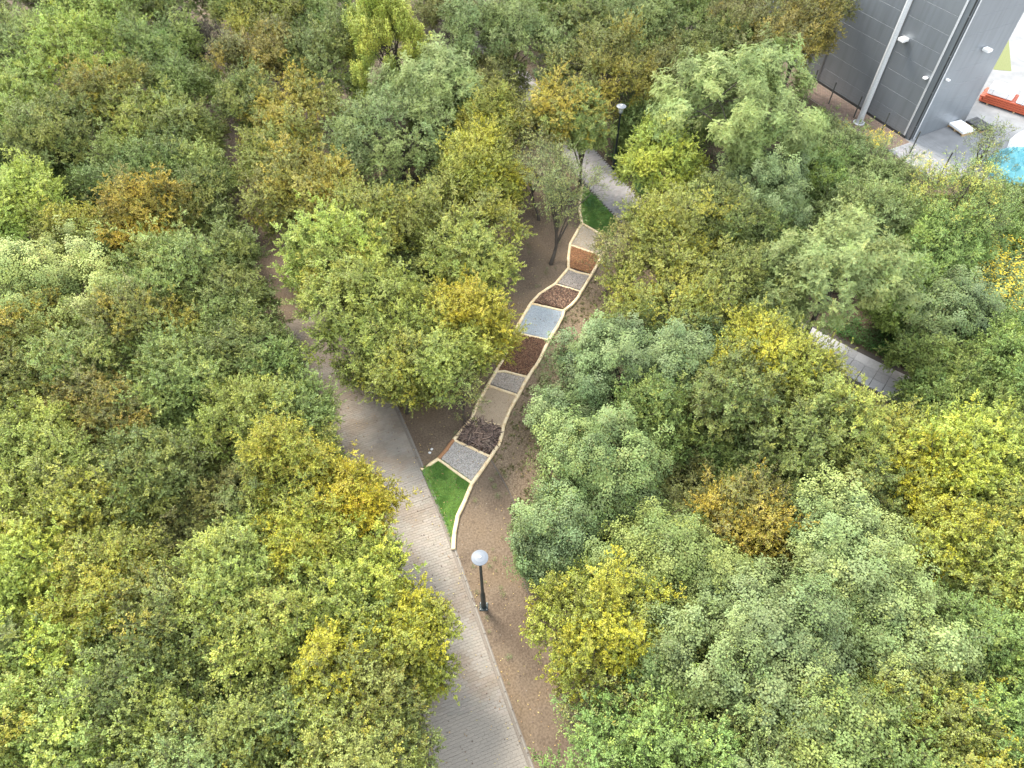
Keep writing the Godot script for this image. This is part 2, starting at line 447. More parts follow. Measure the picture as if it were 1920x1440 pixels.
# crown of a tree with its base at the origin: clumps of shoots hung on a dome; returns [clump middles, transforms, tints]
func crown_of(st: String, form: String, off: Vector3, r: float, h: float) -> Array:
	var s: Array = STYLE[st]
	var low := 0.30
	var squash := 1.0
	match form:
		"shrub": low = 0.02
		"dome": low = 0.0
		"conetree": low = 0.08
		"maple": low = 0.22
		"droop": low = 0.22
		"birch": low = 0.25
	var mid := off + Vector3.UP * (h * (low + (1 - low) * 0.5))
	var ay := h * (1 - low) * 0.5
	var rc0: float = clampf(0.27 * r, 0.36, 0.62) * s[5]
	var count := int(clampf(2.2 * (r * r * 0.6 + r * ay * 1.0) / (rc0 * rc0), 12, 60))
	if form == "dome": count = int(count * 1.25)
	if form == "conetree": count = int(count * 1.7)
	if st == "fresh": count = int(count * 1.4)
	if st == "sparse" or st == "thinbirch": count = int(count * .75)
	var mids := []
	var where := []
	var tints := []
	var yaw := rnd(0, TAU)
	var hot := Vector3(rnd(-1, 1), rnd(-.2, 1), rnd(-1, 1)).normalized()   # the side that has turned first
	# the crown is several uneven lobes, one for each main limb
	var lobes := []
	var nl := rng.randi_range(4, 6) if form != "shrub" else rng.randi_range(3, 5)
	if form == "dome": nl = 0
	for k in nl:
		var a := yaw + TAU * k / nl + rnd(-.5, .5)
		var far := r * rnd(.42, .74)
		var rl := r * rnd(.34, .58)
		lobes.append([mid + Vector3(cos(a) * far, ay * rnd(-.35, .30), sin(a) * far), rl, minf(rl * rnd(.8, 1.15), ay * .8)])
	if form == "dome":
		lobes.append([mid, r * .92, ay * .95])
	else:
		var rl := r * rnd(.45, .6)
		lobes.append([mid + Vector3(rnd(-.2, .2) * r, ay * rnd(.2, .45), rnd(-.2, .2) * r), rl, minf(rl * 1.1, ay * .6)])
	for k in count:
		var lobe: Array = lobes[k % lobes.size()]
		var u := rng.randf()
		var cy := 1.0 - u * (1.75 if form == "dome" else 1.4)
		var a := yaw + k * 2.39996 + rnd(-.35, .35)
		var sy := sqrt(maxf(0.0, 1.0 - cy * cy))
		var d := Vector3(cos(a) * sy, cy, sin(a) * sy)
		var f := rnd(.85, 1.12)
		if form == "dome": f = rnd(.82, .97)
		var p: Vector3 = lobe[0] + Vector3(d.x * lobe[1], d.y * lobe[2], d.z * lobe[1]) * f
		if form == "conetree":
			var t := rnd(0.0, 1.0)
			var rr := r * sqrt(maxf(.02, 1.0 - pow(t, 1.6))) * sqrt(rnd(.35, 1.0)) * (1.0 + .3 * sin(a * 4 + yaw))
			p = off + Vector3(cos(a) * rr, h * (.2 + .76 * t), sin(a) * rr)
		p.y = maxf(p.y, rc0 * .5)
		mids.append(p)
		var rc := rc0 * rnd(.6, 1.2)
		var turned: bool = rng.randf() < s[2] * (1.0 + 1.3 * (p - mid).normalized().dot(hot))
		var base: Color = jit(s[0], .20, .05)
		if turned: base = base.lerp(s[1], rnd(.25, .85))
		var outw := (p - (mid + Vector3.DOWN * ay * .5)).normalized()
		var shoots := int(s[4] * rnd(.75, 1.2))
		for i in shoots:
			var e := rdir()
			if e.dot(outw) < -.2: e = -e
			var q := p + Vector3(e.x, e.y * .8, e.z) * rc * pow(rng.randf(), .35)
			var stray := rng.randf() < .14
			if stray: q += (outw + Vector3.UP * .5 + rdir() * .6) * rnd(.2, .5)
			if q.y < .08: q.y = rnd(.08, .4)
			var dir := (e * 1.0 + outw * .3 + Vector3.UP * .35 + rdir() * .3)
			if form == "droop" or s[3] == "long": dir = (e * .9 + outw * .3 + Vector3.UP * .5 + rdir() * .3)
			if form == "conetree": dir = (outw * .55 + Vector3.UP * 1.0 + rdir() * .3)
			var sc := rnd(.75, 1.25)
			var tint := jit(base, .12, .05)
			if rng.randf() < .10: tint = tint.lerp(s[1], rnd(.4, 1.0))
			where.append(Transform3D(aim(dir, rnd(0, TAU)).scaled(Vector3.ONE * sc), q))
			tints.append(tint)
	return [mids, where, tints, mid, ay]

func grow(called: String, st: String, form: String, at: Vector3, off: Vector3, r: float, h: float, label: String, group: String) -> void:
	rng.seed = hash(label)
	var t := thing(called, label, "shrub" if called.contains("shrub") or called.contains("bush") else "tree", at, group)
	var made := crown_of(st, form, off, r, h)
	var mids: Array = made[0]
	# trunk up into the crown, leaning to its middle
	var low := called.contains("shrub") or called.contains("bush")
	var fork := Vector3(off.x * .45 + rnd(-.12, .12), h * (.12 if low else .34), off.z * .45 + rnd(-.12, .12))
	var top := Vector3(off.x + rnd(-.2, .2), h * .72, off.z + rnd(-.2, .2))
	var r0 := clampf(h * .019, .05, .15)
	if st == "sparse" or form == "birch": r0 *= .75
	var tb := Mb.new()
	tb.tube([Vector3(0, -.08, 0), Vector3(rnd(-.02, .02), .12, rnd(-.02, .02)), fork * .5 + Vector3(rnd(-.06, .06), 0, rnd(-.06, .06)), fork, fork.lerp(top, .5) + Vector3(rnd(-.12, .12), 0, rnd(-.12, .12)), top], [r0 * 1.5, r0 * 1.05, r0 * .92, r0 * .8, r0 * .5, r0 * .2], 7)
	part("trunk", tb.mesh(), M.bark, t)
	# limbs, each carrying a few clumps
	var n := mini(7, mids.size() / 3)
	var order := mids.duplicate()
	for i in range(order.size() - 1, 0, -1):
		var j := rng.randi_range(0, i)
		var keep = order[i]; order[i] = order[j]; order[j] = keep
	for k in n:
		var lb := Mb.new()
		var p: Vector3 = order[k]
		var o := fork.lerp(top, rnd(0, .35))
		var bend := o.lerp(p, .5) + Vector3.UP * .15 * o.distance_to(p) + rdir() * .12
		var rl := r0 * rnd(.42, .6)
		lb.tube([o, o.lerp(bend, .6), bend, p], [rl, rl * .8, rl * .6, rl * .2], 5, false)
		for j in range(n + k, order.size(), n):
			if j > n + k + n * 4: break
			var q: Vector3 = order[j]
			if q.distance_to(bend) < h * .6:
				lb.tube([bend.lerp(p, rnd(0, .5)), bend.lerp(q, .55) + Vector3.UP * .1, q], [rl * .45, rl * .3, rl * .12], 4, false)
		part("limb", lb.mesh(), M.bark, t)
	var cr := scatter("crown", sprays[STYLE[st][3]][rng.randi() % sprays[STYLE[st][3]].size()], null, made[1], made[2], t)
	cr.set_meta("kind", "stuff")

# ---------------------------------------------------------------- paving
func along(line: Array, s: float) -> Array:
	# point and direction at distance s along a polyline of Vector2
	for i in line.size() - 1:
		var a: Vector2 = line[i]
		var b: Vector2 = line[i + 1]
		var l := a.distance_to(b)
		if s <= l or i == line.size() - 2:
			return [a.lerp(b, s / l), (b - a).normalized()]
		s -= l
	return []

func smooth(line: Array, step := 0.5) -> Array:
	# a Catmull-Rom curve through the points
	var out := []
	for i in line.size() - 1:
		var p0: Vector2 = line[maxi(i - 1, 0)]
		var p1: Vector2 = line[i]
		var p2: Vector2 = line[i + 1]
		var p3: Vector2 = line[mini(i + 2, line.size() - 1)]
		var n := maxi(1, int(p1.distance_to(p2) / step))
		for k in n:
			out.append(p1.cubic_interpolate(p2, p0, p3, float(k) / n))
	out.append(line[-1])
	return out

func length_of(line: Array) -> float:
	var l := 0.0
	for i in line.size() - 1: l += line[i].distance_to(line[i + 1])
	return l

func ribbon(line: Array, width: float, y: float) -> ArrayMesh:
	var mb := Mb.new()
	var prev := []
	for i in line.size():
		var d: Vector2 = (line[mini(i + 1, line.size() - 1)] - line[maxi(i - 1, 0)]).normalized()
		var nrm := Vector2(-d.y, d.x) * width / 2
		var a: Vector2 = line[i] + nrm
		var b: Vector2 = line[i] - nrm
		if prev: mb.quad(prev[0], prev[1], Vector3(b.x, y, b.y), Vector3(a.x, y, a.y), Vector3.UP)
		prev = [Vector3(a.x, y, a.y), Vector3(b.x, y, b.y)]
	return mb.mesh()

func block(sx: float, sy: float, sz: float, b: float) -> ArrayMesh:
	# a paving block, its top at y = 0 with chamfered rims, open below
	var mb := Mb.new()
	var x := sx / 2
	var z := sz / 2
	var t := [Vector3(x - b, 0, z - b), Vector3(-x + b, 0, z - b), Vector3(-x + b, 0, -z + b), Vector3(x - b, 0, -z + b)]
	var m := [Vector3(x, -b, z), Vector3(-x, -b, z), Vector3(-x, -b, -z), Vector3(x, -b, -z)]
	mb.quad(t[0], t[1], t[2], t[3], Vector3.UP)
	for i in 4:
		var j := (i + 1) % 4
		var o: Vector3 = (m[i] + m[j]) / 2
		mb.quad(t[i], t[j], m[j], m[i], o + Vector3.UP * .1)
		mb.quad(m[i], m[j], m[j] + Vector3.DOWN * sy, m[i] + Vector3.DOWN * sy, Vector3(o.x, 0, o.z))
	return mb.mesh()

# courses of blocks laid across a path; returns [[transform, tint]]
func lay(line: Array, width: float, s0: float, s1: float, bx: float, bz: float, gap: float, y: float, tint: Callable, bond := true) -> Array:
	var out := []
	var rows := int((s1 - s0) / (bz + gap))
	var cols := int(width / (bx + gap))
	for i in rows:
		var at: Array = along(line, s0 + (i + .5) * (bz + gap))
		var d: Vector2 = at[1]
		var side := Vector2(-d.y, d.x)
		for k in range(-1, cols + 1):
			var u := (k - cols * .5 + (.5 if i % 2 else 0.0) + .25) * (bx + gap) if bond else (k - (cols - 1) * .5) * (bx + gap)
			var half := 1.0
			if absf(u) > width / 2 - bx * .2 or (not bond and (k < 0 or k >= cols)): continue
			if bond and absf(u) > width / 2 - bx * .45:
				half = .48
				u -= signf(u) * bx * .26
			var p: Vector2 = at[0] + side * u
			var bs := Basis(Vector3(side.x, 0, side.y), Vector3.UP, Vector3(-side.y, 0, side.x)) * Basis.from_euler(Vector3(rnd(-.008, .008), rnd(-.012, .012), rnd(-.008, .008))).scaled(Vector3(half, 1, 1))
			out.append([Transform3D(bs, Vector3(p.x, y + rnd(-.003, .003), p.y)), tint.call(p)])
	return out

func in_poly(p: Vector2, poly: PackedVector2Array) -> bool:
	return Geometry2D.is_point_in_polygon(p, poly)

func rect_of(poly: PackedVector2Array) -> Rect2:
	var r := Rect2(poly[0], Vector2.ZERO)
	for p in poly: r = r.expand(p)
	return r

func points_in(poly: PackedVector2Array, count: int) -> Array:
	var r := rect_of(poly)
	var out := []
	var tries := 0
	while out.size() < count and tries < count * 12:
		tries += 1
		var p := Vector2(rnd(r.position.x, r.end.x), rnd(r.position.y, r.end.y))
		if in_poly(p, poly): out.append(p)
	return out

func near_line(p: Vector2, line: Array, d: float) -> bool:
	for i in line.size() - 1:
		if Geometry2D.get_closest_point_to_segment(p, line[i], line[i + 1]).distance_to(p) < d: return true
	return false

# ---------------------------------------------------------------- street lamp
func street_lamp(at: Vector3, label: String) -> void:
	var t := thing("street_lamp", label, "street lamp", at, "park lamps along the paths")
	var mb := Mb.new()
	mb.box(Vector3(0, .02, 0), Vector3(.30, .04, .30), .008)
	part("base_plate", mb.mesh(), M.lamp_paint, t)
	for k in 4:
		mb = Mb.new()
		mb.lathe([Vector2(.014, 0), Vector2(.014, .03), Vector2(0, .034)], 6, Vector3(.11 * (1 if k % 2 else -1), .04, .11 * (1 if k < 2 else -1)))
		part("bolt", mb.mesh(), M.galvanised, t)
	mb = Mb.new()
	mb.lathe([Vector2(.088, .04), Vector2(.085, 1.0), Vector2(.078, 1.12), Vector2(.055, 1.3), Vector2(.045, 3.38), Vector2(.06, 3.40), Vector2(.06, 3.48), Vector2(0, 3.48)], 16)
	part("pole", mb.mesh(), M.lamp_paint, t)
	mb = Mb.new()
	mb.lathe([Vector2(.02, 3.48), Vector2(.085, 3.49), Vector2(.10, 3.54), Vector2(.06, 3.58)], 16)
	part("socket", mb.mesh(), M.lamp_top, t)
	mb = Mb.new()
	mb.lathe([Vector2(.085, 3.545), Vector2(.215, 3.86)], 24)
	part("glass", mb.mesh(), M.lamp_glass, t)
	mb = Mb.new()
	mb.lathe([Vector2(.03, 3.56), Vector2(.03, 3.74), Vector2(0, 3.76)], 10)
	part("bulb_holder", mb.mesh(), M.white_box, t)
	mb = Mb.new()
	mb.lathe([Vector2(0, 3.86), Vector2(.24, 3.862), Vector2(.262, 3.875), Vector2(.258, 3.89), Vector2(.16, 3.925), Vector2(.05, 3.94), Vector2(.045, 3.94)], 32)
	var cap := part("lamp_cap", mb.mesh(), M.lamp_top, t)
	mb = Mb.new()
	mb.lathe([Vector2(.045, 3.938), Vector2(.04, 3.965), Vector2(0, 3.972)], 12)
	part("knob", mb.mesh(), M.white_box, cap)

# ---------------------------------------------------------------- the place
func _ready() -> void:
	# camera: a drone 24 m up, tilted 51 degrees down
	var cam := Camera3D.new()
	cam.name = "camera"
	cam.position = Vector3(0, 24, 0)
	cam.rotation_degrees = Vector3(-51, 0, 0)
	cam.fov = 56.82
	cam.far = 600.0
	add_child(cam)
	cam.current = true
	# bright overcast sky
	var sm := ProceduralSkyMaterial.new()
	sm.sky_top_color = Color(.90, .93, .97)
	sm.sky_horizon_color = Color(.95, .96, .97)
	sm.sky_curve = 0.25
	sm.ground_bottom_color = Color(.35, .36, .33)
	sm.ground_horizon_color = Color(.62, .64, .63)
	var sky := Sky.new()
	sky.sky_material = sm
	var env := Environment.new()
	env.background_mode = Environment.BG_SKY
	env.sky = sky
	env.tonemap_mode = Environment.TONE_MAPPER_LINEAR
	env.tonemap_exposure = 5.5
	env.background_energy_multiplier = 0.64
	env.sdfgi_enabled = true
	env.ssao_enabled = true
	env.ssil_enabled = true
	var we := WorldEnvironment.new()
	we.name = "environment"
	we.environment = env
	add_child(we)
	var sun := DirectionalLight3D.new()
	sun.name = "sun"
	sun.light_energy = 0.5
	sun.light_color = Color(1.0, .97, .92)
	sun.light_angular_distance = 18.0
	sun.shadow_enabled = true
	sun.rotation_degrees = Vector3(-50, 218, 0)
	add_child(sun)

	rng.seed = 7
	make_materials()
	for k in ["small", "fleck", "speck", "broad", "long", "upright", "thin", "bare", "weed", "tuft", "goldenrod"]:
		sprays[k] = []
		for i in (3 if k in ["small", "fleck", "speck", "broad", "long"] else 1): sprays[k].append(make_spray(k))

	ground()
	paths()
	trail()
	building()
	yard()
	lamps()
	trees()
	ground_cover()

# ---------------------------------------------------------------- ground
var walk := []      # middle of the brick path
var walk2 := []     # middle of the far grey path and its slabs
var trail_poly := PackedVector2Array()
var bed_polys := []
var yard_poly := PackedVector2Array()

func ground() -> void:
	var pm := PlaneMesh.new()
	pm.size = Vector2(500, 500)
	var g := structure("ground", pm, M.earth)
	g.position = Vector3(0, 0, -40)
	# bare tilled soil round the trail
	trail_poly = PackedVector2Array([Vector2(0.65, -4.49), Vector2(0.94, -3.64), Vector2(3.15, -3.64), Vector2(2.58, -4.49), Vector2(1.97, -6.64), Vector2(1.63, -8.70), Vector2(1.13, -10.22), Vector2(0.99, -12.29), Vector2(1.67, -14.59), Vector2(1.77, -17.16), Vector2(3.25, -19.43), Vector2(5.37, -21.95), Vector2(5.73, -25.47), Vector2(5.71, -27.83), Vector2(6.15, -29.51), Vector2(4.68, -32.23), Vector2(3.24, -35.53), Vector2(1.92, -37.93), Vector2(0.00, -39.09), Vector2(-1.90, -37.37), Vector2(-0.85, -30.39), Vector2(-1.06, -26.23), Vector2(-1.75, -23.30), Vector2(-2.35, -20.04), Vector2(-3.71, -19.43), Vector2(-4.83, -17.85), Vector2(-3.59, -15.08), Vector2(-2.15, -11.69), Vector2(-0.90, -8.52), Vector2(0.00, -6.15)])
	var mb := Mb.new()
	mb.poly_prism(Array(trail_poly), .004, .004)
	structure("bare_soil", mb.mesh(), M.soil)
	mb = Mb.new()
	mb.poly_prism([Vector2(-0.75, -15.58), Vector2(-0.33, -17.16), Vector2(0.34, -18.79), Vector2(1.76, -21.95), Vector2(2.58, -23.86), Vector2(3.50, -25.17), Vector2(4.19, -26.43), Vector2(4.98, -25.85), Vector2(5.51, -23.30), Vector2(4.58, -21.29), Vector2(2.55, -19.43), Vector2(1.33, -17.16), Vector2(1.06, -15.33), Vector2(0.51, -13.18), Vector2(0.00, -13.88)], .008, .008)
	structure("dry_soil", mb.mesh(), M.drysoil)

func paths() -> void:
	walk = smooth([Vector2(3.2, 5.4), Vector2(-.66, -3.96), Vector2(-3.42, -11.2), Vector2(-4.85, -14.7), Vector2(-6.7, -18.7), Vector2(-9.0, -22.6), Vector2(-11.5, -26.8), Vector2(-14.3, -31.8), Vector2(-17.8, -40), Vector2(-21.4, -48.4), Vector2(-27, -63)])
	var p := Node3D.new()
	p.name = numbered("brick_path")
	p.set_meta("kind", "structure")
	add_child(p)
	part("bedding", ribbon(walk, 2.9, .014), M.joint, p)
	rng.seed = 20
	var nz := FastNoiseLite.new()
	nz.seed = 5; nz.frequency = .35; nz.fractal_octaves = 4
	var stain := FastNoiseLite.new()
	stain.seed = 9; stain.frequency = .55; stain.fractal_octaves = 4
	var tint := func(q: Vector2) -> Color:
		# grey and buff blocks, with trodden soil lying on some of them, most where the path goes under the trees
		var c := Color(.240, .217, .186).lerp(Color(.275, .242, .20), clampf(.5 + nz.get_noise_2d(q.x, q.y) * 1.4, 0, 1))
		var dirt := clampf(stain.get_noise_2d(q.x, q.y) * 2.2 + (1.0 if q.y < -18.5 else (.7 if q.y < -16.8 else (.3 if q.y < -15 else 0.0))) + rnd(-.1, .1), 0, 1)
		c = c.lerp(Color(.20, .16, .12), dirt * .75)
		return jit(c, .06, .02)
	var laid := lay(walk, 2.7, 4.0, 36.0, .2, .1, .003, .05, tint)
	var mesh := block(.2, .03, .1, .004)
	# the nearest 300 in view one by one
	laid.sort_custom(func(a, b): return absf(a[0].origin.z + 4.9) < absf(b[0].origin.z + 4.9))
	var tones := []
	for k in 8:
		var m := mat("paver_tone_%d" % k, Color.WHITE, .85)
		m.albedo_color = Color(.262, .233, .195).lerp(Color(.244, .218, .184), k / 7.0).linear_to_srgb()
		tones.append(m)
	for i in 300:
		var o := part("paver", mesh, tones[rng.randi() % 8], p)
		o.transform = laid[i][0]
	var rest := laid.slice(300)
	scatter("paver_field", mesh, M.pavers, rest.map(func(a): return a[0]), rest.map(func(a): return a[1]), p).set_meta("kind", "stuff")
	# concrete edging blocks on the right and left
	var eb := block(.06, .1, .98, .006)
	for sg in [-1.0, 1.0]:
		for i in 38:
			var at: Array = along(walk, 3.0 + i * 1.0)
			var d: Vector2 = at[1]
			var side: Vector2 = Vector2(-d.y, d.x) * sg
			var o := part("edging_block", eb, M.edging, p)
			var q: Vector2 = at[0] + side * 1.392
			o.transform = Transform3D(Basis(Vector3(d.y, 0, -d.x), Vector3.UP, Vector3(d.x, 0, d.y)), Vector3(q.x, .053 + rnd(-.002, .002), q.y))
	# under the trees the path is buried under soil and old leaves
	structure("dirt_track", ribbon(smooth([Vector2(-9.6, -23.6), Vector2(-11.5, -26.8), Vector2(-14.3, -31.8), Vector2(-17.8, -40), Vector2(-21.4, -48.4), Vector2(-27, -63)]), 2.9, .056), M.soil)
	# the far path
	walk2 = smooth([Vector2(-6, -60), Vector2(.5, -45.0), Vector2(4.35, -35.9), Vector2(7.2, -30.2), Vector2(11.0, -24.8), Vector2(15.7, -20.1), Vector2(21.5, -16.2), Vector2(32, -11)])
	var p2 := Node3D.new()
	p2.name = numbered("grey_path")
	p2.set_meta("kind", "structure")
	add_child(p2)
	part("bedding", ribbon(walk2, 2.3, .018), M.dark_joint, p2)
	var tint2 := func(_q: Vector2) -> Color: return jit(Color(.27, .255, .25), .12, .03)
	laid = lay(walk2, 2.2, 14.0, 39.0, .2, .1, .004, .052, tint2)
	scatter("paver_field", mesh, M.pavers, laid.map(func(a): return a[0]), laid.map(func(a): return a[1]), p2).set_meta("kind", "stuff")
	var sl := block(.54, .05, .54, .01)
	var slabs := lay(walk2, 2.2, 39.0, 58.0, .53, .53, .022, .058, tint2, false)
	var grey := []
	for k in 4: grey.append(grained("slab_tone_%d" % k, [[0.0, lin(.30 + .03 * k, .295 + .03 * k, .295 + .03 * k)], [1.0, lin(.38 + .03 * k, .37 + .03 * k, .37 + .03 * k)]], 0.03, 0.5, 0.9, 0.3, [], 0.05, 140 + k))
	for a in slabs:
		var o := part("slab", sl, grey[rng.randi() % 4], p2)
		o.transform = a[0]

# ---------------------------------------------------------------- the trail: logs and beds
func log_at(px: Array, r: float, label: String, wood := "peeled_wood") -> void:
	rng.seed = hash(label)
	var pts := []
	var rad := []
	var mid := Vector3.ZERO
	for q in px: mid += Vector3(q.x, 0, q.y) / px.size()
	var line := []
	for i in px.size() - 1:
		var n := maxi(1, int(px[i].distance_to(px[i + 1]) / .25))
		for k in n: line.append(px[i].lerp(px[i + 1], float(k) / n))
	line.append(px[-1])
	for i in line.size():
		var q: Vector2 = line[i]
		pts.append(Vector3(q.x, r * .72 + rnd(-.006, .006), q.y) - mid + Vector3(rnd(-.008, .008), 0, rnd(-.008, .008)))
		rad.append(r * rnd(.93, 1.07))
	var t := thing("peeled_log", label, "log", mid, "peeled logs edging the trail")
	var mb := Mb.new()
	mb.tube(pts, rad, 10, false)
	part("stem", mb.mesh(), M[wood], t)
	for e in [0, pts.size() - 1]:
		mb = Mb.new()
		var d: Vector3 = (pts[e] - pts[1 if e == 0 else e - 1]).normalized()
		mb.tube([pts[e] - d * .02, pts[e] + d * .012], [rad[e] * 1.0, rad[e] * .93], 10, true)
		part("cut_end", mb.mesh(), M.peeled_wood, t)

func bed(called: String, poly: Array, label: String, category: String, floor_mat: Material, mesh: Mesh, m: Material, count: int, place: Callable) -> void:
	var o := Node3D.new()
	o.name = numbered(called)
	add_child(o)
	tag(o, label, category, "beds of the trail", "stuff")
	rng.seed = hash(label)
	var mb := Mb.new()
	mb.poly_prism(poly, .03, .03)
	part("bed_floor", mb.mesh(), floor_mat, o)
	bed_polys.append(PackedVector2Array(poly))
	if count == 0: return
	var where := []
	var tints := []
	var inner := Geometry2D.offset_polygon(PackedVector2Array(poly), -.2 if called == "stick_bed" else -.08)
	for p in points_in(inner[0], count):
		var a: Array = place.call(p)
		where.append(a[0]); tints.append(a[1])
	scatter("scatter", mesh, m, where, tints, o).set_meta("kind", "stuff")

func stone_mesh() -> ArrayMesh:
	var mb := Mb.new()
	var ring := []
	for k in 6: ring.append(Vector3(cos(TAU * k / 6) * rnd(.8, 1.1), rnd(-.15, .15), sin(TAU * k / 6) * rnd(.8, 1.1)))
	for k in 6:
		mb.tri(ring[k], ring[(k + 1) % 6], Vector3(.1, .62, -.05), ring[k] + Vector3.UP)
		mb.tri(ring[k], ring[(k + 1) % 6], Vector3(0, -.6, 0), ring[k] + Vector3.DOWN)
	return mb.mesh()

func chip_mesh(l: float, w: float, t: float) -> ArrayMesh:
	var mb := Mb.new()
	mb.box(Vector3.ZERO, Vector3(l, t, w), 0.0)
	return mb.mesh()

func trail() -> void:
	rng.seed = 40
	var stone := stone_mesh()
	var chip := chip_mesh(.09, .035, .012)
	var stick := Mb.new()
	stick.tube([Vector3(-.3, 0, 0), Vector3(-.07, .016, .03), Vector3(.13, -.01, -.02), Vector3(.32, .01, .02)], [.014, .016, .015, .009], 5)
	var cone := Mb.new()
	cone.lathe([Vector2(0, -.03), Vector2(.02, -.02), Vector2(.024, 0), Vector2(.016, .02), Vector2(0, .034)], 7)
	var peb := func(base: Color, k: float, size: float) -> Callable:
		return func(p: Vector2) -> Array:
			return [Transform3D(aim(Vector3(rnd(-.5, .5), 1, rnd(-.5, .5)), rnd(0, TAU)).scaled(Vector3.ONE * size * rnd(.6, 1.3)), Vector3(p.x, .035 + rnd(0, .012), p.y)), jit(base, k, .07)]
	var flat := func(list: Array, k: float, lift: float) -> Callable:
		return func(p: Vector2) -> Array:
			return [Transform3D(Basis.from_euler(Vector3(rnd(-.35, .35), rnd(0, TAU), rnd(-.35, .35))).scaled(Vector3.ONE * rnd(.7, 1.35)), Vector3(p.x, .04 + rnd(0, lift), p.y)), jit(list[rng.randi() % list.size()], k, .05)]
	bed("gravel_bed", [Vector2(-2.95, -15.58), Vector2(-2.65, -16.02), Vector2(-2.39, -16.52), Vector2(-0.86, -15.67), Vector2(-1.20, -15.06), Vector2(-1.56, -14.43)], "grey gravel bed next to the near lawn wedge", "gravel", M.joint2, stone, M.stones, 8500, peb.call(Color(.36, .33, .295), .5, .024))
	bed("stick_bed", [Vector2(-2.39, -16.52), Vector2(-2.03, -17.05), Vector2(-1.67, -17.60), Vector2(-0.37, -17.19), Vector2(-0.40, -16.81), Vector2(-0.52, -16.28), Vector2(-0.86, -15.67)], "bed of tangled brown sticks and twigs", "sticks", M.mulch, stick.mesh(), M.chips, 620, flat.call([Color(.13, .09, .075), Color(.22, .15, .115), Color(.07, .05, .04), Color(.34, .25, .19)], .2, .12))
	bed("sand_bed", [Vector2(-1.67, -17.60), Vector2(-1.50, -18.33), Vector2(-1.04, -19.41), Vector2(0.27, -18.82), Vector2(-0.13, -17.94), Vector2(-0.37, -17.19)], "tan sand bed above the stick bed", "sand", M.sand, stone, M.stones, 1600, peb.call(Color(.44, .34, .23), .25, .014))
	bed("gravel_bed", [Vector2(-1.04, -19.41), Vector2(-0.71, -20.17), Vector2(0.70, -19.83), Vector2(0.27, -18.82)], "short bed of mixed brown and grey gravel below the cone bed", "gravel", M.joint2, stone, M.stones, 4200, peb.call(Color(.36, .31, .26), .5, .024))
	bed("cone_bed", [Vector2(-0.71, -20.17), Vector2(-0.36, -20.95), Vector2(-0.10, -21.92), Vector2(0.10, -22.52), Vector2(1.68, -22.02), Vector2(1.19, -20.73), Vector2(0.70, -19.83)], "bed of dark reddish-brown cones", "cones", M.mulch, cone.mesh(), M.chips, 6500, flat.call([Color(.14, .07, .04), Color(.20, .10, .055), Color(.08, .042, .028), Color(.28, .16, .09)], .2, .03))
	bed("gravel_bed", [Vector2(0.10, -22.52), Vector2(0.48, -23.44), Vector2(0.92, -24.44), Vector2(2.48, -23.92), Vector2(2.39, -23.55), Vector2(2.11, -22.86), Vector2(1.68, -22.02)], "blue-grey fine gravel bed", "gravel", M.bluefine, stone, M.stones, 9500, peb.call(Color(.36, .40, .43), .25, .018))
	bed("bark_bed", [Vector2(0.92, -24.44), Vector2(1.34, -25.06), Vector2(2.13, -25.78), Vector2(3.37, -25.21), Vector2(3.19, -24.81), Vector2(2.88, -24.33), Vector2(2.48, -23.92)], "bed of coarse dark bark chips above the blue gravel", "bark", M.mulch, chip, M.chips, 3600, flat.call([Color(.12, .065, .04), Color(.17, .095, .06), Color(.06, .035, .025), Color(.30, .19, .12)], .25, .04))
	bed("gravel_bed", [Vector2(2.13, -25.78), Vector2(2.49, -26.36), Vector2(2.83, -26.89), Vector2(3.94, -26.39), Vector2(3.64, -25.78), Vector2(3.37, -25.21)], "brownish gravel bed above the coarse bark chips", "gravel", M.joint2, stone, M.stones, 4800, peb.call(Color(.33, .285, .245), .5, .024))
	bed("bark_bed", [Vector2(2.83, -26.89), Vector2(2.87, -27.71), Vector2(3.01, -28.75), Vector2(4.56, -27.79), Vector2(4.26, -27.10), Vector2(3.94, -26.39)], "bed of orange-red bark with leaves hanging over it", "bark", M.mulch, chip, M.chips, 3200, flat.call([Color(.26, .12, .05), Color(.34, .17, .07), Color(.18, .08, .04)], .25, .03))
	bed("sand_bed", [Vector2(3.01, -28.75), Vector2(3.30, -29.47), Vector2(3.72, -30.44), Vector2(5.16, -29.09), Vector2(4.89, -28.49), Vector2(4.56, -27.79)], "pale sand bed next to the far lawn wedge", "sand", M.sand, stone, M.stones, 2600, peb.call(Color(.48, .43, .35), .3, .016))
	# bright lawn wedges at both ends
	for w in [[[Vector2(-3.59, -15.08), Vector2(-3.27, -15.28), Vector2(-2.95, -15.56), Vector2(-1.56, -14.45), Vector2(-1.80, -13.69), Vector2(-2.06, -13.05), Vector2(-2.14, -12.36), Vector2(-2.15, -11.71), Vector2(-2.43, -12.51), Vector2(-2.91, -13.64)], "bright green mown lawn wedge at the near end of the trail"], [[Vector2(3.97, -33.79), Vector2(3.75, -32.33), Vector2(3.70, -31.44), Vector2(3.75, -30.44), Vector2(5.17, -29.12), Vector2(5.68, -30.39), Vector2(5.52, -30.84), Vector2(4.83, -32.23)], "green lawn wedge beside the far grey path at the trail's far end"]]:
		var o := Node3D.new()
		o.name = numbered("lawn_wedge")
		add_child(o)
		tag(o, w[1], "lawn", "beds of the trail", "stuff")
		rng.seed = hash(w[1])
		bed_polys.append(PackedVector2Array(w[0]))
		var mb := Mb.new()
		mb.poly_prism(w[0], .03, .03)
		part("turf", mb.mesh(), M.turf, o)
		var where := []
		var tints := []
		var nz := FastNoiseLite.new()
		nz.seed = 3; nz.frequency = .9
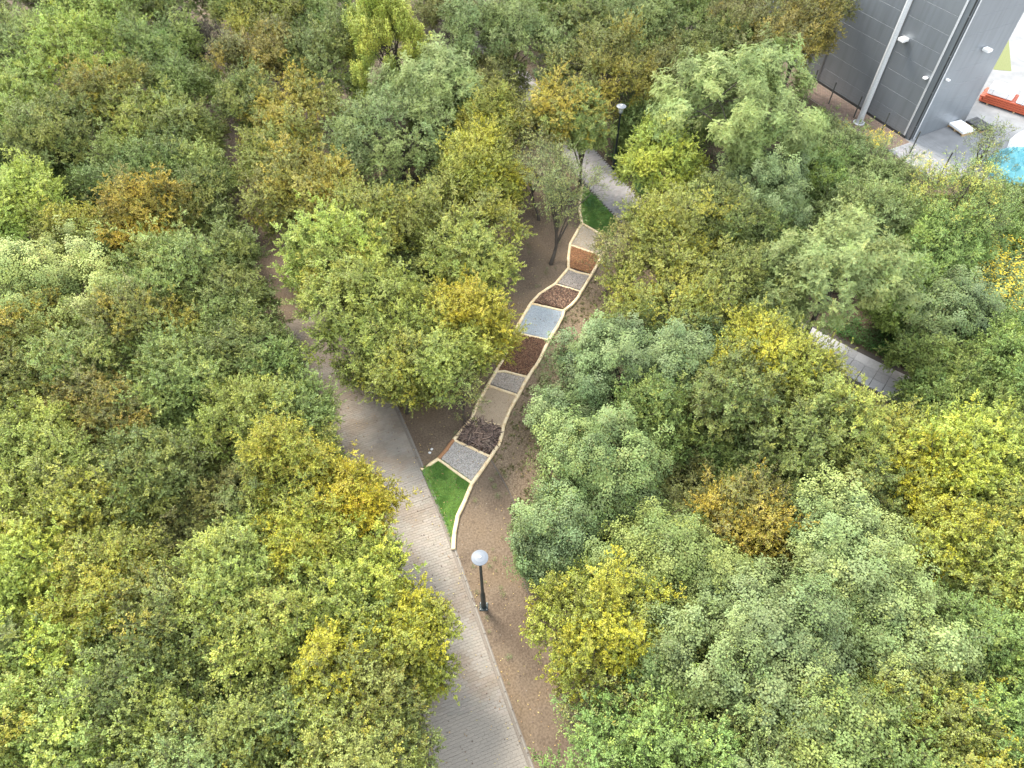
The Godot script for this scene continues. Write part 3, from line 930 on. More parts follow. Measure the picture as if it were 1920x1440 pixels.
		for p in points_in(PackedVector2Array(w[0]), 3400):
			where.append(Transform3D(Basis(Vector3.UP, rnd(0, TAU)).scaled(Vector3(1, rnd(.35, .6), 1) * rnd(.7, 1.1)), Vector3(p.x, .03, p.y)))
			tints.append(jit(Color(.11, .24, .045).lerp(Color(.21, .37, .09), clampf(.5 + nz.get_noise_2d(p.x, p.y) * 2.4, 0, 1)), .28, .12))
		scatter("grass", sprays.tuft[0], null, where, tints, o).set_meta("kind", "stuff")
	log_at([Vector2(-3.58, -15.04), Vector2(-3.26, -15.27), Vector2(-2.94, -15.53)], 0.078, "curved peeled log from the brick path along the near lawn wedge", "peeled_wood")
	log_at([Vector2(-2.94, -15.53), Vector2(-2.65, -15.98), Vector2(-2.38, -16.47)], 0.078, "log with reddish bark left on, left side of the grey gravel bed", "bark_wood")
	log_at([Vector2(-2.38, -16.47), Vector2(-2.02, -17.00), Vector2(-1.67, -17.55)], 0.078, "peeled log on the left side of the stick bed", "peeled_wood")
	log_at([Vector2(-1.67, -17.55), Vector2(-1.49, -18.28), Vector2(-1.04, -19.35)], 0.078, "peeled log on the left side of the sand bed", "peeled_wood")
	log_at([Vector2(-1.04, -19.35), Vector2(-0.70, -20.11)], 0.078, "peeled log on the left side of the mixed gravel bed", "peeled_wood")
	log_at([Vector2(-0.70, -20.11), Vector2(-0.36, -20.89), Vector2(-0.10, -21.85), Vector2(0.10, -22.45)], 0.078, "peeled log on the left side of the dark cone bed", "peeled_wood")
	log_at([Vector2(0.10, -22.45), Vector2(0.48, -23.38), Vector2(0.92, -24.37)], 0.078, "peeled log on the left side of the blue gravel bed", "peeled_wood")
	log_at([Vector2(0.92, -24.37), Vector2(1.34, -24.99), Vector2(2.13, -25.70)], 0.078, "peeled log on the left side of the bark chip bed", "peeled_wood")
	log_at([Vector2(2.13, -25.70), Vector2(2.48, -26.28), Vector2(2.82, -26.81)], 0.078, "peeled log on the left side of the brown gravel bed", "peeled_wood")
	log_at([Vector2(2.82, -26.81), Vector2(2.86, -27.63), Vector2(3.00, -28.66)], 0.078, "peeled log on the left side of the red bark bed", "peeled_wood")
	log_at([Vector2(3.00, -28.66), Vector2(3.29, -29.39), Vector2(3.71, -30.35)], 0.078, "peeled log on the left side of the pale sand bed", "peeled_wood")
	log_at([Vector2(3.71, -30.35), Vector2(3.66, -31.40), Vector2(3.72, -32.24), Vector2(3.95, -33.75)], 0.078, "curved peeled log along the far lawn wedge", "peeled_wood")
	log_at([Vector2(-2.14, -11.62), Vector2(-2.14, -12.31), Vector2(-2.05, -12.99), Vector2(-1.80, -13.63), Vector2(-1.56, -14.39)], 0.083, "long curved peeled log between the near lawn wedge and the bare soil", "peeled_wood")
	log_at([Vector2(-1.56, -14.39), Vector2(-1.20, -15.02), Vector2(-0.85, -15.62)], 0.083, "peeled log on the right side of the grey gravel bed", "peeled_wood")
	log_at([Vector2(-0.85, -15.62), Vector2(-0.52, -16.24), Vector2(-0.39, -16.76), Vector2(-0.36, -17.14)], 0.083, "peeled log on the right side of the stick bed", "peeled_wood")
	log_at([Vector2(-0.36, -17.14), Vector2(-0.13, -17.88), Vector2(0.27, -18.77)], 0.083, "peeled log on the right side of the sand bed", "peeled_wood")
	log_at([Vector2(0.27, -18.77), Vector2(0.70, -19.77)], 0.083, "peeled log on the right side of the mixed gravel bed", "peeled_wood")
	log_at([Vector2(0.70, -19.77), Vector2(1.19, -20.67), Vector2(1.68, -21.95)], 0.083, "peeled log on the right side of the dark cone bed", "peeled_wood")
	log_at([Vector2(1.68, -21.95), Vector2(2.10, -22.79), Vector2(2.38, -23.48), Vector2(2.47, -23.85)], 0.083, "peeled log on the right side of the blue gravel bed", "peeled_wood")
	log_at([Vector2(2.47, -23.85), Vector2(2.87, -24.26), Vector2(3.18, -24.73), Vector2(3.36, -25.14)], 0.083, "peeled log on the right side of the bark chip bed", "peeled_wood")
	log_at([Vector2(3.36, -25.14), Vector2(3.63, -25.70), Vector2(3.93, -26.32)], 0.083, "peeled log on the right side of the brown gravel bed", "peeled_wood")
	log_at([Vector2(3.93, -26.32), Vector2(4.25, -27.02), Vector2(4.55, -27.71)], 0.083, "peeled log on the right side of the red bark bed", "peeled_wood")
	log_at([Vector2(4.55, -27.71), Vector2(4.88, -28.41), Vector2(5.15, -29.00)], 0.083, "peeled log on the right side of the pale sand bed", "peeled_wood")
	log_at([Vector2(-2.94, -15.52), Vector2(-1.56, -14.40)], 0.062, "thin peeled cross log between the lawn wedge and the grey gravel bed", "peeled_wood")
	log_at([Vector2(-2.38, -16.46), Vector2(-0.85, -15.63)], 0.062, "thin peeled cross log between the grey gravel bed and the stick bed", "peeled_wood")
	log_at([Vector2(-1.67, -17.52), Vector2(-0.37, -17.14)], 0.062, "thin peeled cross log between the stick bed and the sand bed", "peeled_wood")
	log_at([Vector2(-1.04, -19.32), Vector2(0.26, -18.75)], 0.062, "thin peeled cross log between the sand bed and the mixed gravel bed", "peeled_wood")
	log_at([Vector2(-0.70, -20.09), Vector2(-0.33, -20.11), Vector2(0.70, -19.77)], 0.062, "thin peeled cross log between the mixed gravel bed and the dark cone bed", "peeled_wood")
	log_at([Vector2(0.11, -22.44), Vector2(1.68, -21.97)], 0.062, "thin peeled cross log between the dark cone bed and the blue gravel bed", "peeled_wood")
	log_at([Vector2(0.94, -24.33), Vector2(2.46, -23.85)], 0.062, "thin peeled cross log between the blue gravel bed and the bark chip bed", "peeled_wood")
	log_at([Vector2(2.14, -25.67), Vector2(3.35, -25.14)], 0.062, "thin peeled cross log between the bark chip bed and the brown gravel bed", "peeled_wood")
	log_at([Vector2(2.85, -26.79), Vector2(3.23, -26.55), Vector2(3.93, -26.32)], 0.062, "thin peeled cross log between the brown gravel bed and the red bark bed", "peeled_wood")
	log_at([Vector2(3.01, -28.60), Vector2(4.21, -27.96), Vector2(4.55, -27.71)], 0.062, "thin peeled cross log between the red bark bed and the pale sand bed", "peeled_wood")
	log_at([Vector2(3.74, -30.35), Vector2(5.15, -29.02)], 0.062, "thin peeled cross log between the pale sand bed and the far lawn wedge", "peeled_wood")
	# thin hose lying on the soil
	rng.seed = 44
	var hp := []
	var hr := []
	for q in smooth([Vector2(-0.85, -15.53), Vector2(-0.31, -14.47), Vector2(0.04, -13.64), Vector2(0.20, -12.29), Vector2(0.23, -11.23), Vector2(0.31, -10.74), Vector2(0.56, -10.02), Vector2(0.83, -9.26), Vector2(1.05, -8.52), Vector2(1.40, -7.30), Vector2(1.77, -5.92), Vector2(2.13, -5.07), Vector2(2.31, -4.49), Vector2(2.38, -3.92)], .4):
		hp.append(Vector3(q.x, .016 + rnd(0, .004), q.y)); hr.append(.011)
	var hb := Mb.new()
	hb.tube(hp, hr, 5)
	tag(part("garden_hose", hb.mesh(), M.hose), "thin grey hose lying along the bare soil from the gravel bed", "hose")
	for k in 2:
		var q: Vector2 = [Vector2(-3.25, -16.02), Vector2(-3.31, -15.85)][k]
		var lab_: String = ["white stone farther from the brick path, by the gravel bed", "white stone nearer to the brick path, by the gravel bed"][k]
		var s := part("white_stone", stone, M.white_stone)
		s.transform = Transform3D(Basis.from_euler(Vector3(.1, rnd(0, 6), .1)).scaled(Vector3(.07, .06, .055)), Vector3(q.x, .03, q.y))
		tag(s, lab_, "stone", "white stones by the brick path")

# ---------------------------------------------------------------- grey hall
func building() -> void:
	var o := thing("metal_building", "dark grey building clad in wide metal panels at the concrete yard", "building", Vector3(23.86, 0, -38.28))
	var ux := Vector3(-0.4620, 0, -0.8869)      # along the long wall, away from the corner
	var uz := Vector3(0.8869, 0, -0.4620)      # along the short wall, away from the corner
	var long := 15.0
	var short := 4.9
	var tall := 11.0
	var out_l := -uz
	var out_s := -ux
	var core := Mb.new()
	core.box((ux * long + uz * short) / 2 + Vector3.UP * (tall / 2), Vector3(long - .16, tall - .04, short - .16), 0, Basis(ux, Vector3.UP, ux.cross(Vector3.UP)))
	part("core", core.mesh(), M.trim, o)
	# cladding panels, one metre high, with recessed joints
	var hh := 1.0
	var bays := [[.42, 3.45], [3.45, 7.84], [7.84, 15.0]]
	for r in 11:
		for b in bays:
			var mb := Mb.new()
			var l: float = b[1] - b[0] - .03
			mb.box(ux * ((b[0] + b[1]) / 2) + out_l * -.04 + Vector3.UP * (r * hh + hh / 2 + .03), Vector3(l, hh - .006, .08), .003, Basis(ux, Vector3.UP, ux.cross(Vector3.UP)))
			part("panel", mb.mesh(), M.cladding, o)
		var ms := Mb.new()
		ms.box(uz * (.42 + short) / 2 + out_s * -.04 + Vector3.UP * (r * hh + hh / 2 + .03), Vector3(short - .42 - .02, hh - .006, .08), .003, Basis(uz, Vector3.UP, uz.cross(Vector3.UP)))
		part("panel", ms.mesh(), M.cladding, o)
	# corner post set back between the two claddings
	var cp := Mb.new()
	cp.box((ux + uz) * .23 + Vector3.UP * tall / 2, Vector3(.38, tall, .38), .01, Basis(ux, Vector3.UP, ux.cross(Vector3.UP)))
	part("corner_post", cp.mesh(), M.cladding, o)
	for d in [[ux * .40 - out_l * -.01, ux], [uz * .40, uz]]:
		var fb := Mb.new()
		fb.box(d[0] + Vector3.UP * tall / 2 + (out_l if d[1] == ux else out_s) * .012, Vector3(.12, tall, .03), .004, Basis(d[1], Vector3.UP, d[1].cross(Vector3.UP)))
		part("corner_flashing", fb.mesh(), M.galvanised, o)
	for b in [3.45, 7.84]:
		var vb := Mb.new()
		vb.box(ux * b + out_l * .012 + Vector3.UP * tall / 2, Vector3(.10, tall, .03), .004, Basis(ux, Vector3.UP, ux.cross(Vector3.UP)))
		part("joint_cover", vb.mesh(), M.trim, o)
	var pl := Mb.new()
	pl.box(ux * (long / 2 + .1) + out_l * .03 + Vector3.UP * .09, Vector3(long - .3, .18, .06), .005, Basis(ux, Vector3.UP, ux.cross(Vector3.UP)))
	part("plinth", pl.mesh(), M.pipe, o)
	var dp := Mb.new()
	dp.tube([(ux * .02 + uz * .10) + Vector3.UP * .02, (ux * .02 + uz * .10) + Vector3.UP * tall], [.055, .055], 12)
	var pipe := part("downpipe", dp.mesh(), M.pipe, o)
	for k in 5:
		var rb := Mb.new()
		rb.lathe([Vector2(.055, 0), Vector2(.068, .005), Vector2(.068, .045), Vector2(.055, .05)], 12, (ux * .02 + uz * .10) + Vector3.UP * (.9 + k * 2.1))
		part("pipe_bracket", rb.mesh(), M.trim, pipe)
	# wall lights and a camera
	for w in [[0, 2.88, 4.92, 0.42], [0, 0.67, 3.64, 0.22], [1, 0.75, 3.68, 0.2], [1, 2.88, 4.96, 0.38]]:
		var a: Vector3 = ux * w[1] if w[0] == 0 else uz * w[1]
		var nrm: Vector3 = out_l if w[0] == 0 else out_s
		var tx: Vector3 = ux if w[0] == 0 else uz
		var wb := Mb.new()
		wb.box(a + nrm * (w[3] * .6) + Vector3.UP * w[2], Vector3(w[3], w[3] * .42, w[3] * 1.1), w[3] * .06, Basis(tx, Vector3.UP, tx.cross(Vector3.UP)))
		var fix := part("wall_light" if w[3] > .3 else "wall_camera", wb.mesh(), M.white_box, o)
		var ab := Mb.new()
		ab.box(a + nrm * .03 + Vector3.UP * (w[2] - w[3] * .1), Vector3(w[3] * .5, w[3] * .5, .06), .005, Basis(tx, Vector3.UP, tx.cross(Vector3.UP)))
		part("bracket", ab.mesh(), M.trim, fix)
	var rf := Mb.new()
	rf.box((ux * long + uz * short) / 2 + Vector3.UP * (tall + .06), Vector3(long + .2, .12, short + .2), .01, Basis(ux, Vector3.UP, ux.cross(Vector3.UP)))
	part("roof", rf.mesh(), M.trim, o)

# ---------------------------------------------------------------- yard
func pallet(t: Node3D, sx: float, sz: float) -> void:
	for k in 5:
		var mb := Mb.new()
		mb.box(Vector3(0, .125, (k - 2) * (sz - .1) / 4), Vector3(sx, .022, .1), .002)
		part("deck_board", mb.mesh(), M.pallet_wood, t)
	for k in 3:
		var mb := Mb.new()
		mb.box(Vector3((k - 1) * (sx - .1) / 2, .057, 0), Vector3(.1, .114, sz), .003)
		part("runner", mb.mesh(), M.pallet_wood, t)

func cloth_heap(outline: Array, h: float, seed_: int, folds: float) -> ArrayMesh:
	# a tarpaulin pulled over a heap: a height field with creases inside an outline
	var nz := FastNoiseLite.new()
	nz.seed = seed_; nz.frequency = .9; nz.fractal_octaves = 3
	var rg := FastNoiseLite.new()
	rg.seed = seed_ + 1; rg.frequency = .6; rg.fractal_type = FastNoiseLite.FRACTAL_RIDGED; rg.fractal_octaves = 2
	var poly := PackedVector2Array(outline)
	var mid := Vector2.ZERO
	for p in poly: mid += p / poly.size()
	var rings := []
	var nr := 14
	var na := 48
	for i in nr + 1:
		var ring := []
		for k in na:
			var dir := Vector2.from_angle(TAU * k / na)
			var reach := 0.2
			for e in poly.size():
				var hit = Geometry2D.segment_intersects_segment(mid, mid + dir * 20, poly[e], poly[(e + 1) % poly.size()])
				if hit != null: reach = mid.distance_to(hit)
			var s := float(i) / nr
			var p := mid + dir * reach * s
			var y := h * pow(1.0 - pow(s, 2.6), .7) * (1.0 + .25 * nz.get_noise_2d(p.x, p.y)) + folds * rg.get_noise_2d(p.x * 1.4, p.y * 1.4) * (1.0 - s * s)
			ring.append(Vector3(p.x, maxf(y, .02 + .03 * absf(nz.get_noise_2d(p.x * 3, p.y * 3))), p.y))
		rings.append(ring)
	var mb := Mb.new()
	for i in nr:
		for k in na:
			var l := (k + 1) % na
			if i > 0: mb.tri(rings[i][k], rings[i][l], rings[i + 1][l], Vector3.UP)
			mb.tri(rings[i][k], rings[i + 1][l], rings[i + 1][k], Vector3.UP)
	return mb.mesh()

func yard() -> void:
	rng.seed = 60
	yard_poly = PackedVector2Array([Vector2(17.30, -50.65), Vector2(26.54, -32.91), Vector2(32.10, -26.79), Vector2(57.86, -37.95), Vector2(45.48, -83.37), Vector2(14.35, -67.15), Vector2(21.74, -52.96)])
	var mb := Mb.new()
	mb.poly_prism(Array(yard_poly), .012, .012)
	structure("concrete_yard", mb.mesh(), M.concrete)
	# strip of small blocks along the wall and a grey block apron at the corner
	var strip := Node3D.new()
	strip.name = numbered("block_strip")
	strip.set_meta("kind", "structure")
	add_child(strip)
	var sl := [Vector2(16.51, -50.23), Vector2(24.91, -34.09)]
	part("bedding", ribbon(sl, 1.9, .02), M.joint, strip)
	var blk := block(.2, .03, .1, .004)
	var cut: float = 14.2
	var tn := func(p: Vector2) -> Color:
		return jit(Color(.16, .115, .09) if p.distance_to(sl[0]) < cut else Color(.24, .24, .245), .13, .04)
	var laid := lay(sl, 1.85, 0, length_of(sl), .2, .1, .006, .05, tn)
	scatter("paver_field", blk, M.pavers, laid.map(func(a): return a[0]), laid.map(func(a): return a[1]), strip).set_meta("kind", "stuff")
	# lawn patch in the yard
	mb = Mb.new()
	mb.poly_prism([Vector2(32.62, -46.84), Vector2(33.75, -46.62), Vector2(35.73, -51.54), Vector2(37.54, -55.84)], .02, .02)
	structure("yard_lawn", mb.mesh(), M.dry_lawn)
	# fence of dark posts and wires
	var f := thing("wire_fence", "dark wire fence on thin posts along the block strip by the building", "fence", Vector3(0, 0, 0))
	var fp := [Vector2(19.49, -43.98), Vector2(20.20, -42.40), Vector2(21.30, -40.77), Vector2(22.36, -38.91), Vector2(23.43, -36.88), Vector2(24.47, -34.80), Vector2(25.31, -32.62)]
	for k in fp.size():
		mb = Mb.new()
		mb.box(Vector3(fp[k].x, .72, fp[k].y), Vector3(.06, 1.5, .06), .006)
		part("post", mb.mesh(), M.wire, f)
		if k:
			for j in 8:
				var wy := .12 + j * .18
				mb = Mb.new()
				mb.tube([Vector3(fp[k - 1].x, wy, fp[k - 1].y), Vector3(fp[k].x, wy, fp[k].y)], [.003, .003], 4, false)
				part("wire", mb.mesh(), M.wire, f)
	# steel mast
	var ms := thing("steel_mast", "tall galvanised steel mast in front of the grey building", "mast", Vector3(21.47, 0, -40.22))
	mb = Mb.new()
	mb.lathe([Vector2(.19, -.05), Vector2(.19, .3), Vector2(.105, 15.0), Vector2(0, 15.02)], 8)
	part("shaft", mb.mesh(), M.galvanised, ms)
	mb = Mb.new()
	mb.lathe([Vector2(.36, -.02), Vector2(.36, .06), Vector2(.22, .07), Vector2(.22, .05)], 16)
	part("foot_flange", mb.mesh(), M.galvanised, ms)
	# pallet with white boards
	var t := thing("loaded_pallet", "wooden pallet carrying a white sheet-covered stack by the building corner", "pallet", Vector3(27.44, 0, -39.44))
	t.rotation.y = -1.202
	pallet(t, 1.25, .95)
	mb = Mb.new()
	mb.box(Vector3(0, .21, 0), Vector3(1.22, .14, .93), .02)
	part("white_stack", mb.mesh(), M.white_wrap, t)
	t = thing("crate_pallet", "wooden pallet with a black plastic lid on it beside the white stack", "pallet", Vector3(28.63, 0, -39.80))
	t.rotation.y = -1.202 + .12
	pallet(t, 1.2, .95)
	mb = Mb.new()
	mb.box(Vector3(.02, .2, -.02), Vector3(1.24, .12, .98), .03)
	var lid := part("black_lid", mb.mesh(), M.black_plastic, t)
	for k in 4:
		mb = Mb.new()
		mb.box(Vector3(-.42 + k * .28, .268, -.02), Vector3(.05, .02, .84), .004)
		part("rib", mb.mesh(), M.black_plastic, lid)
	# stack of orange beams with white wrapped boxes on it
	t = thing("orange_beam_stack", "stack of long orange-red steel beams lying in the concrete yard", "beams", Vector3(31.93, 0, -41.83))
	t.rotation.y = -0.693
	for k in 4:
		mb = Mb.new()
		mb.box(Vector3(-1.6 + k * 1.6, .05, 0), Vector3(.1, .1, 1.35), .004)
		part("bearer", mb.mesh(), M.pallet_wood, t)
	for j in 4:
		for k in 6:
			mb = Mb.new()
			mb.box(Vector3(.25 * (j % 2) - .1 + rnd(-.03, .03), .16 + j * .125, -.56 + k * .224), Vector3(4.2, .11, .2), .015)
			part("beam", mb.mesh(), M.orange_steel, t)
	var wq := [[Vector3(-1.2, .605, -.05), Vector3(1.5, .42, 1.2)], [Vector3(.75, .605, .0), Vector3(1.9, .8, 1.25)]]
	for k in 2:
		var bx := thing("wrapped_box", ["white wrapped box at the near end of the orange beams", "larger white wrapped box further along on the orange beams"][k], "box", t.position + Basis(Vector3.UP, t.rotation.y) * wq[k][0])
		bx.rotation.y = t.rotation.y
		mb = Mb.new()
		mb.box(Vector3(0, wq[k][1].y / 2, 0), wq[k][1], .05)
		part("wrapping", mb.mesh(), M.white_wrap, bx)
		for q in [-.3, .3]:
			mb = Mb.new()
			mb.box(Vector3(q * wq[k][1].x, wq[k][1].y / 2, 0), Vector3(.03, wq[k][1].y + .01, wq[k][1].z + .01), 0)
			part("strap", mb.mesh(), M.galvanised, bx)
	tag(part("turquoise_tarp", cloth_heap([Vector2(27.41, -36.01), Vector2(28.22, -36.82), Vector2(29.37, -37.15), Vector2(30.48, -36.82), Vector2(30.91, -35.74), Vector2(29.90, -33.59), Vector2(28.46, -33.39), Vector2(27.68, -33.99), Vector2(27.13, -34.70)], .8, 5, .4), M.tarp), "crumpled turquoise tarpaulin over a heap at the right edge of the yard", "tarpaulin")
	tag(part("white_tarp", cloth_heap([Vector2(29.19, -37.10), Vector2(30.01, -38.39), Vector2(31.36, -39.09), Vector2(32.84, -38.79), Vector2(31.63, -36.28), Vector2(30.64, -36.49), Vector2(30.01, -37.04)], .9, 15, .3), M.white_tarp), "white sheet-covered heap just behind the turquoise tarpaulin", "tarpaulin")

# ---------------------------------------------------------------- lamps and trees
func lamps() -> void:
	street_lamp(Vector3(-0.98, 0, -9.49), "dark lamp post with a pale disc top on the soil beside the brick path")
	street_lamp(Vector3(5.84, 0, -35.37), "dark green lamp post beside the far grey path")
	street_lamp(Vector3(12.87, 0, -23.42), "lamp almost hidden by leaves above the slab path, only its top showing")
	street_lamp(Vector3(-9.01, 0, -3.68), "lamp sunk in the trees at the bottom edge, left of the path")

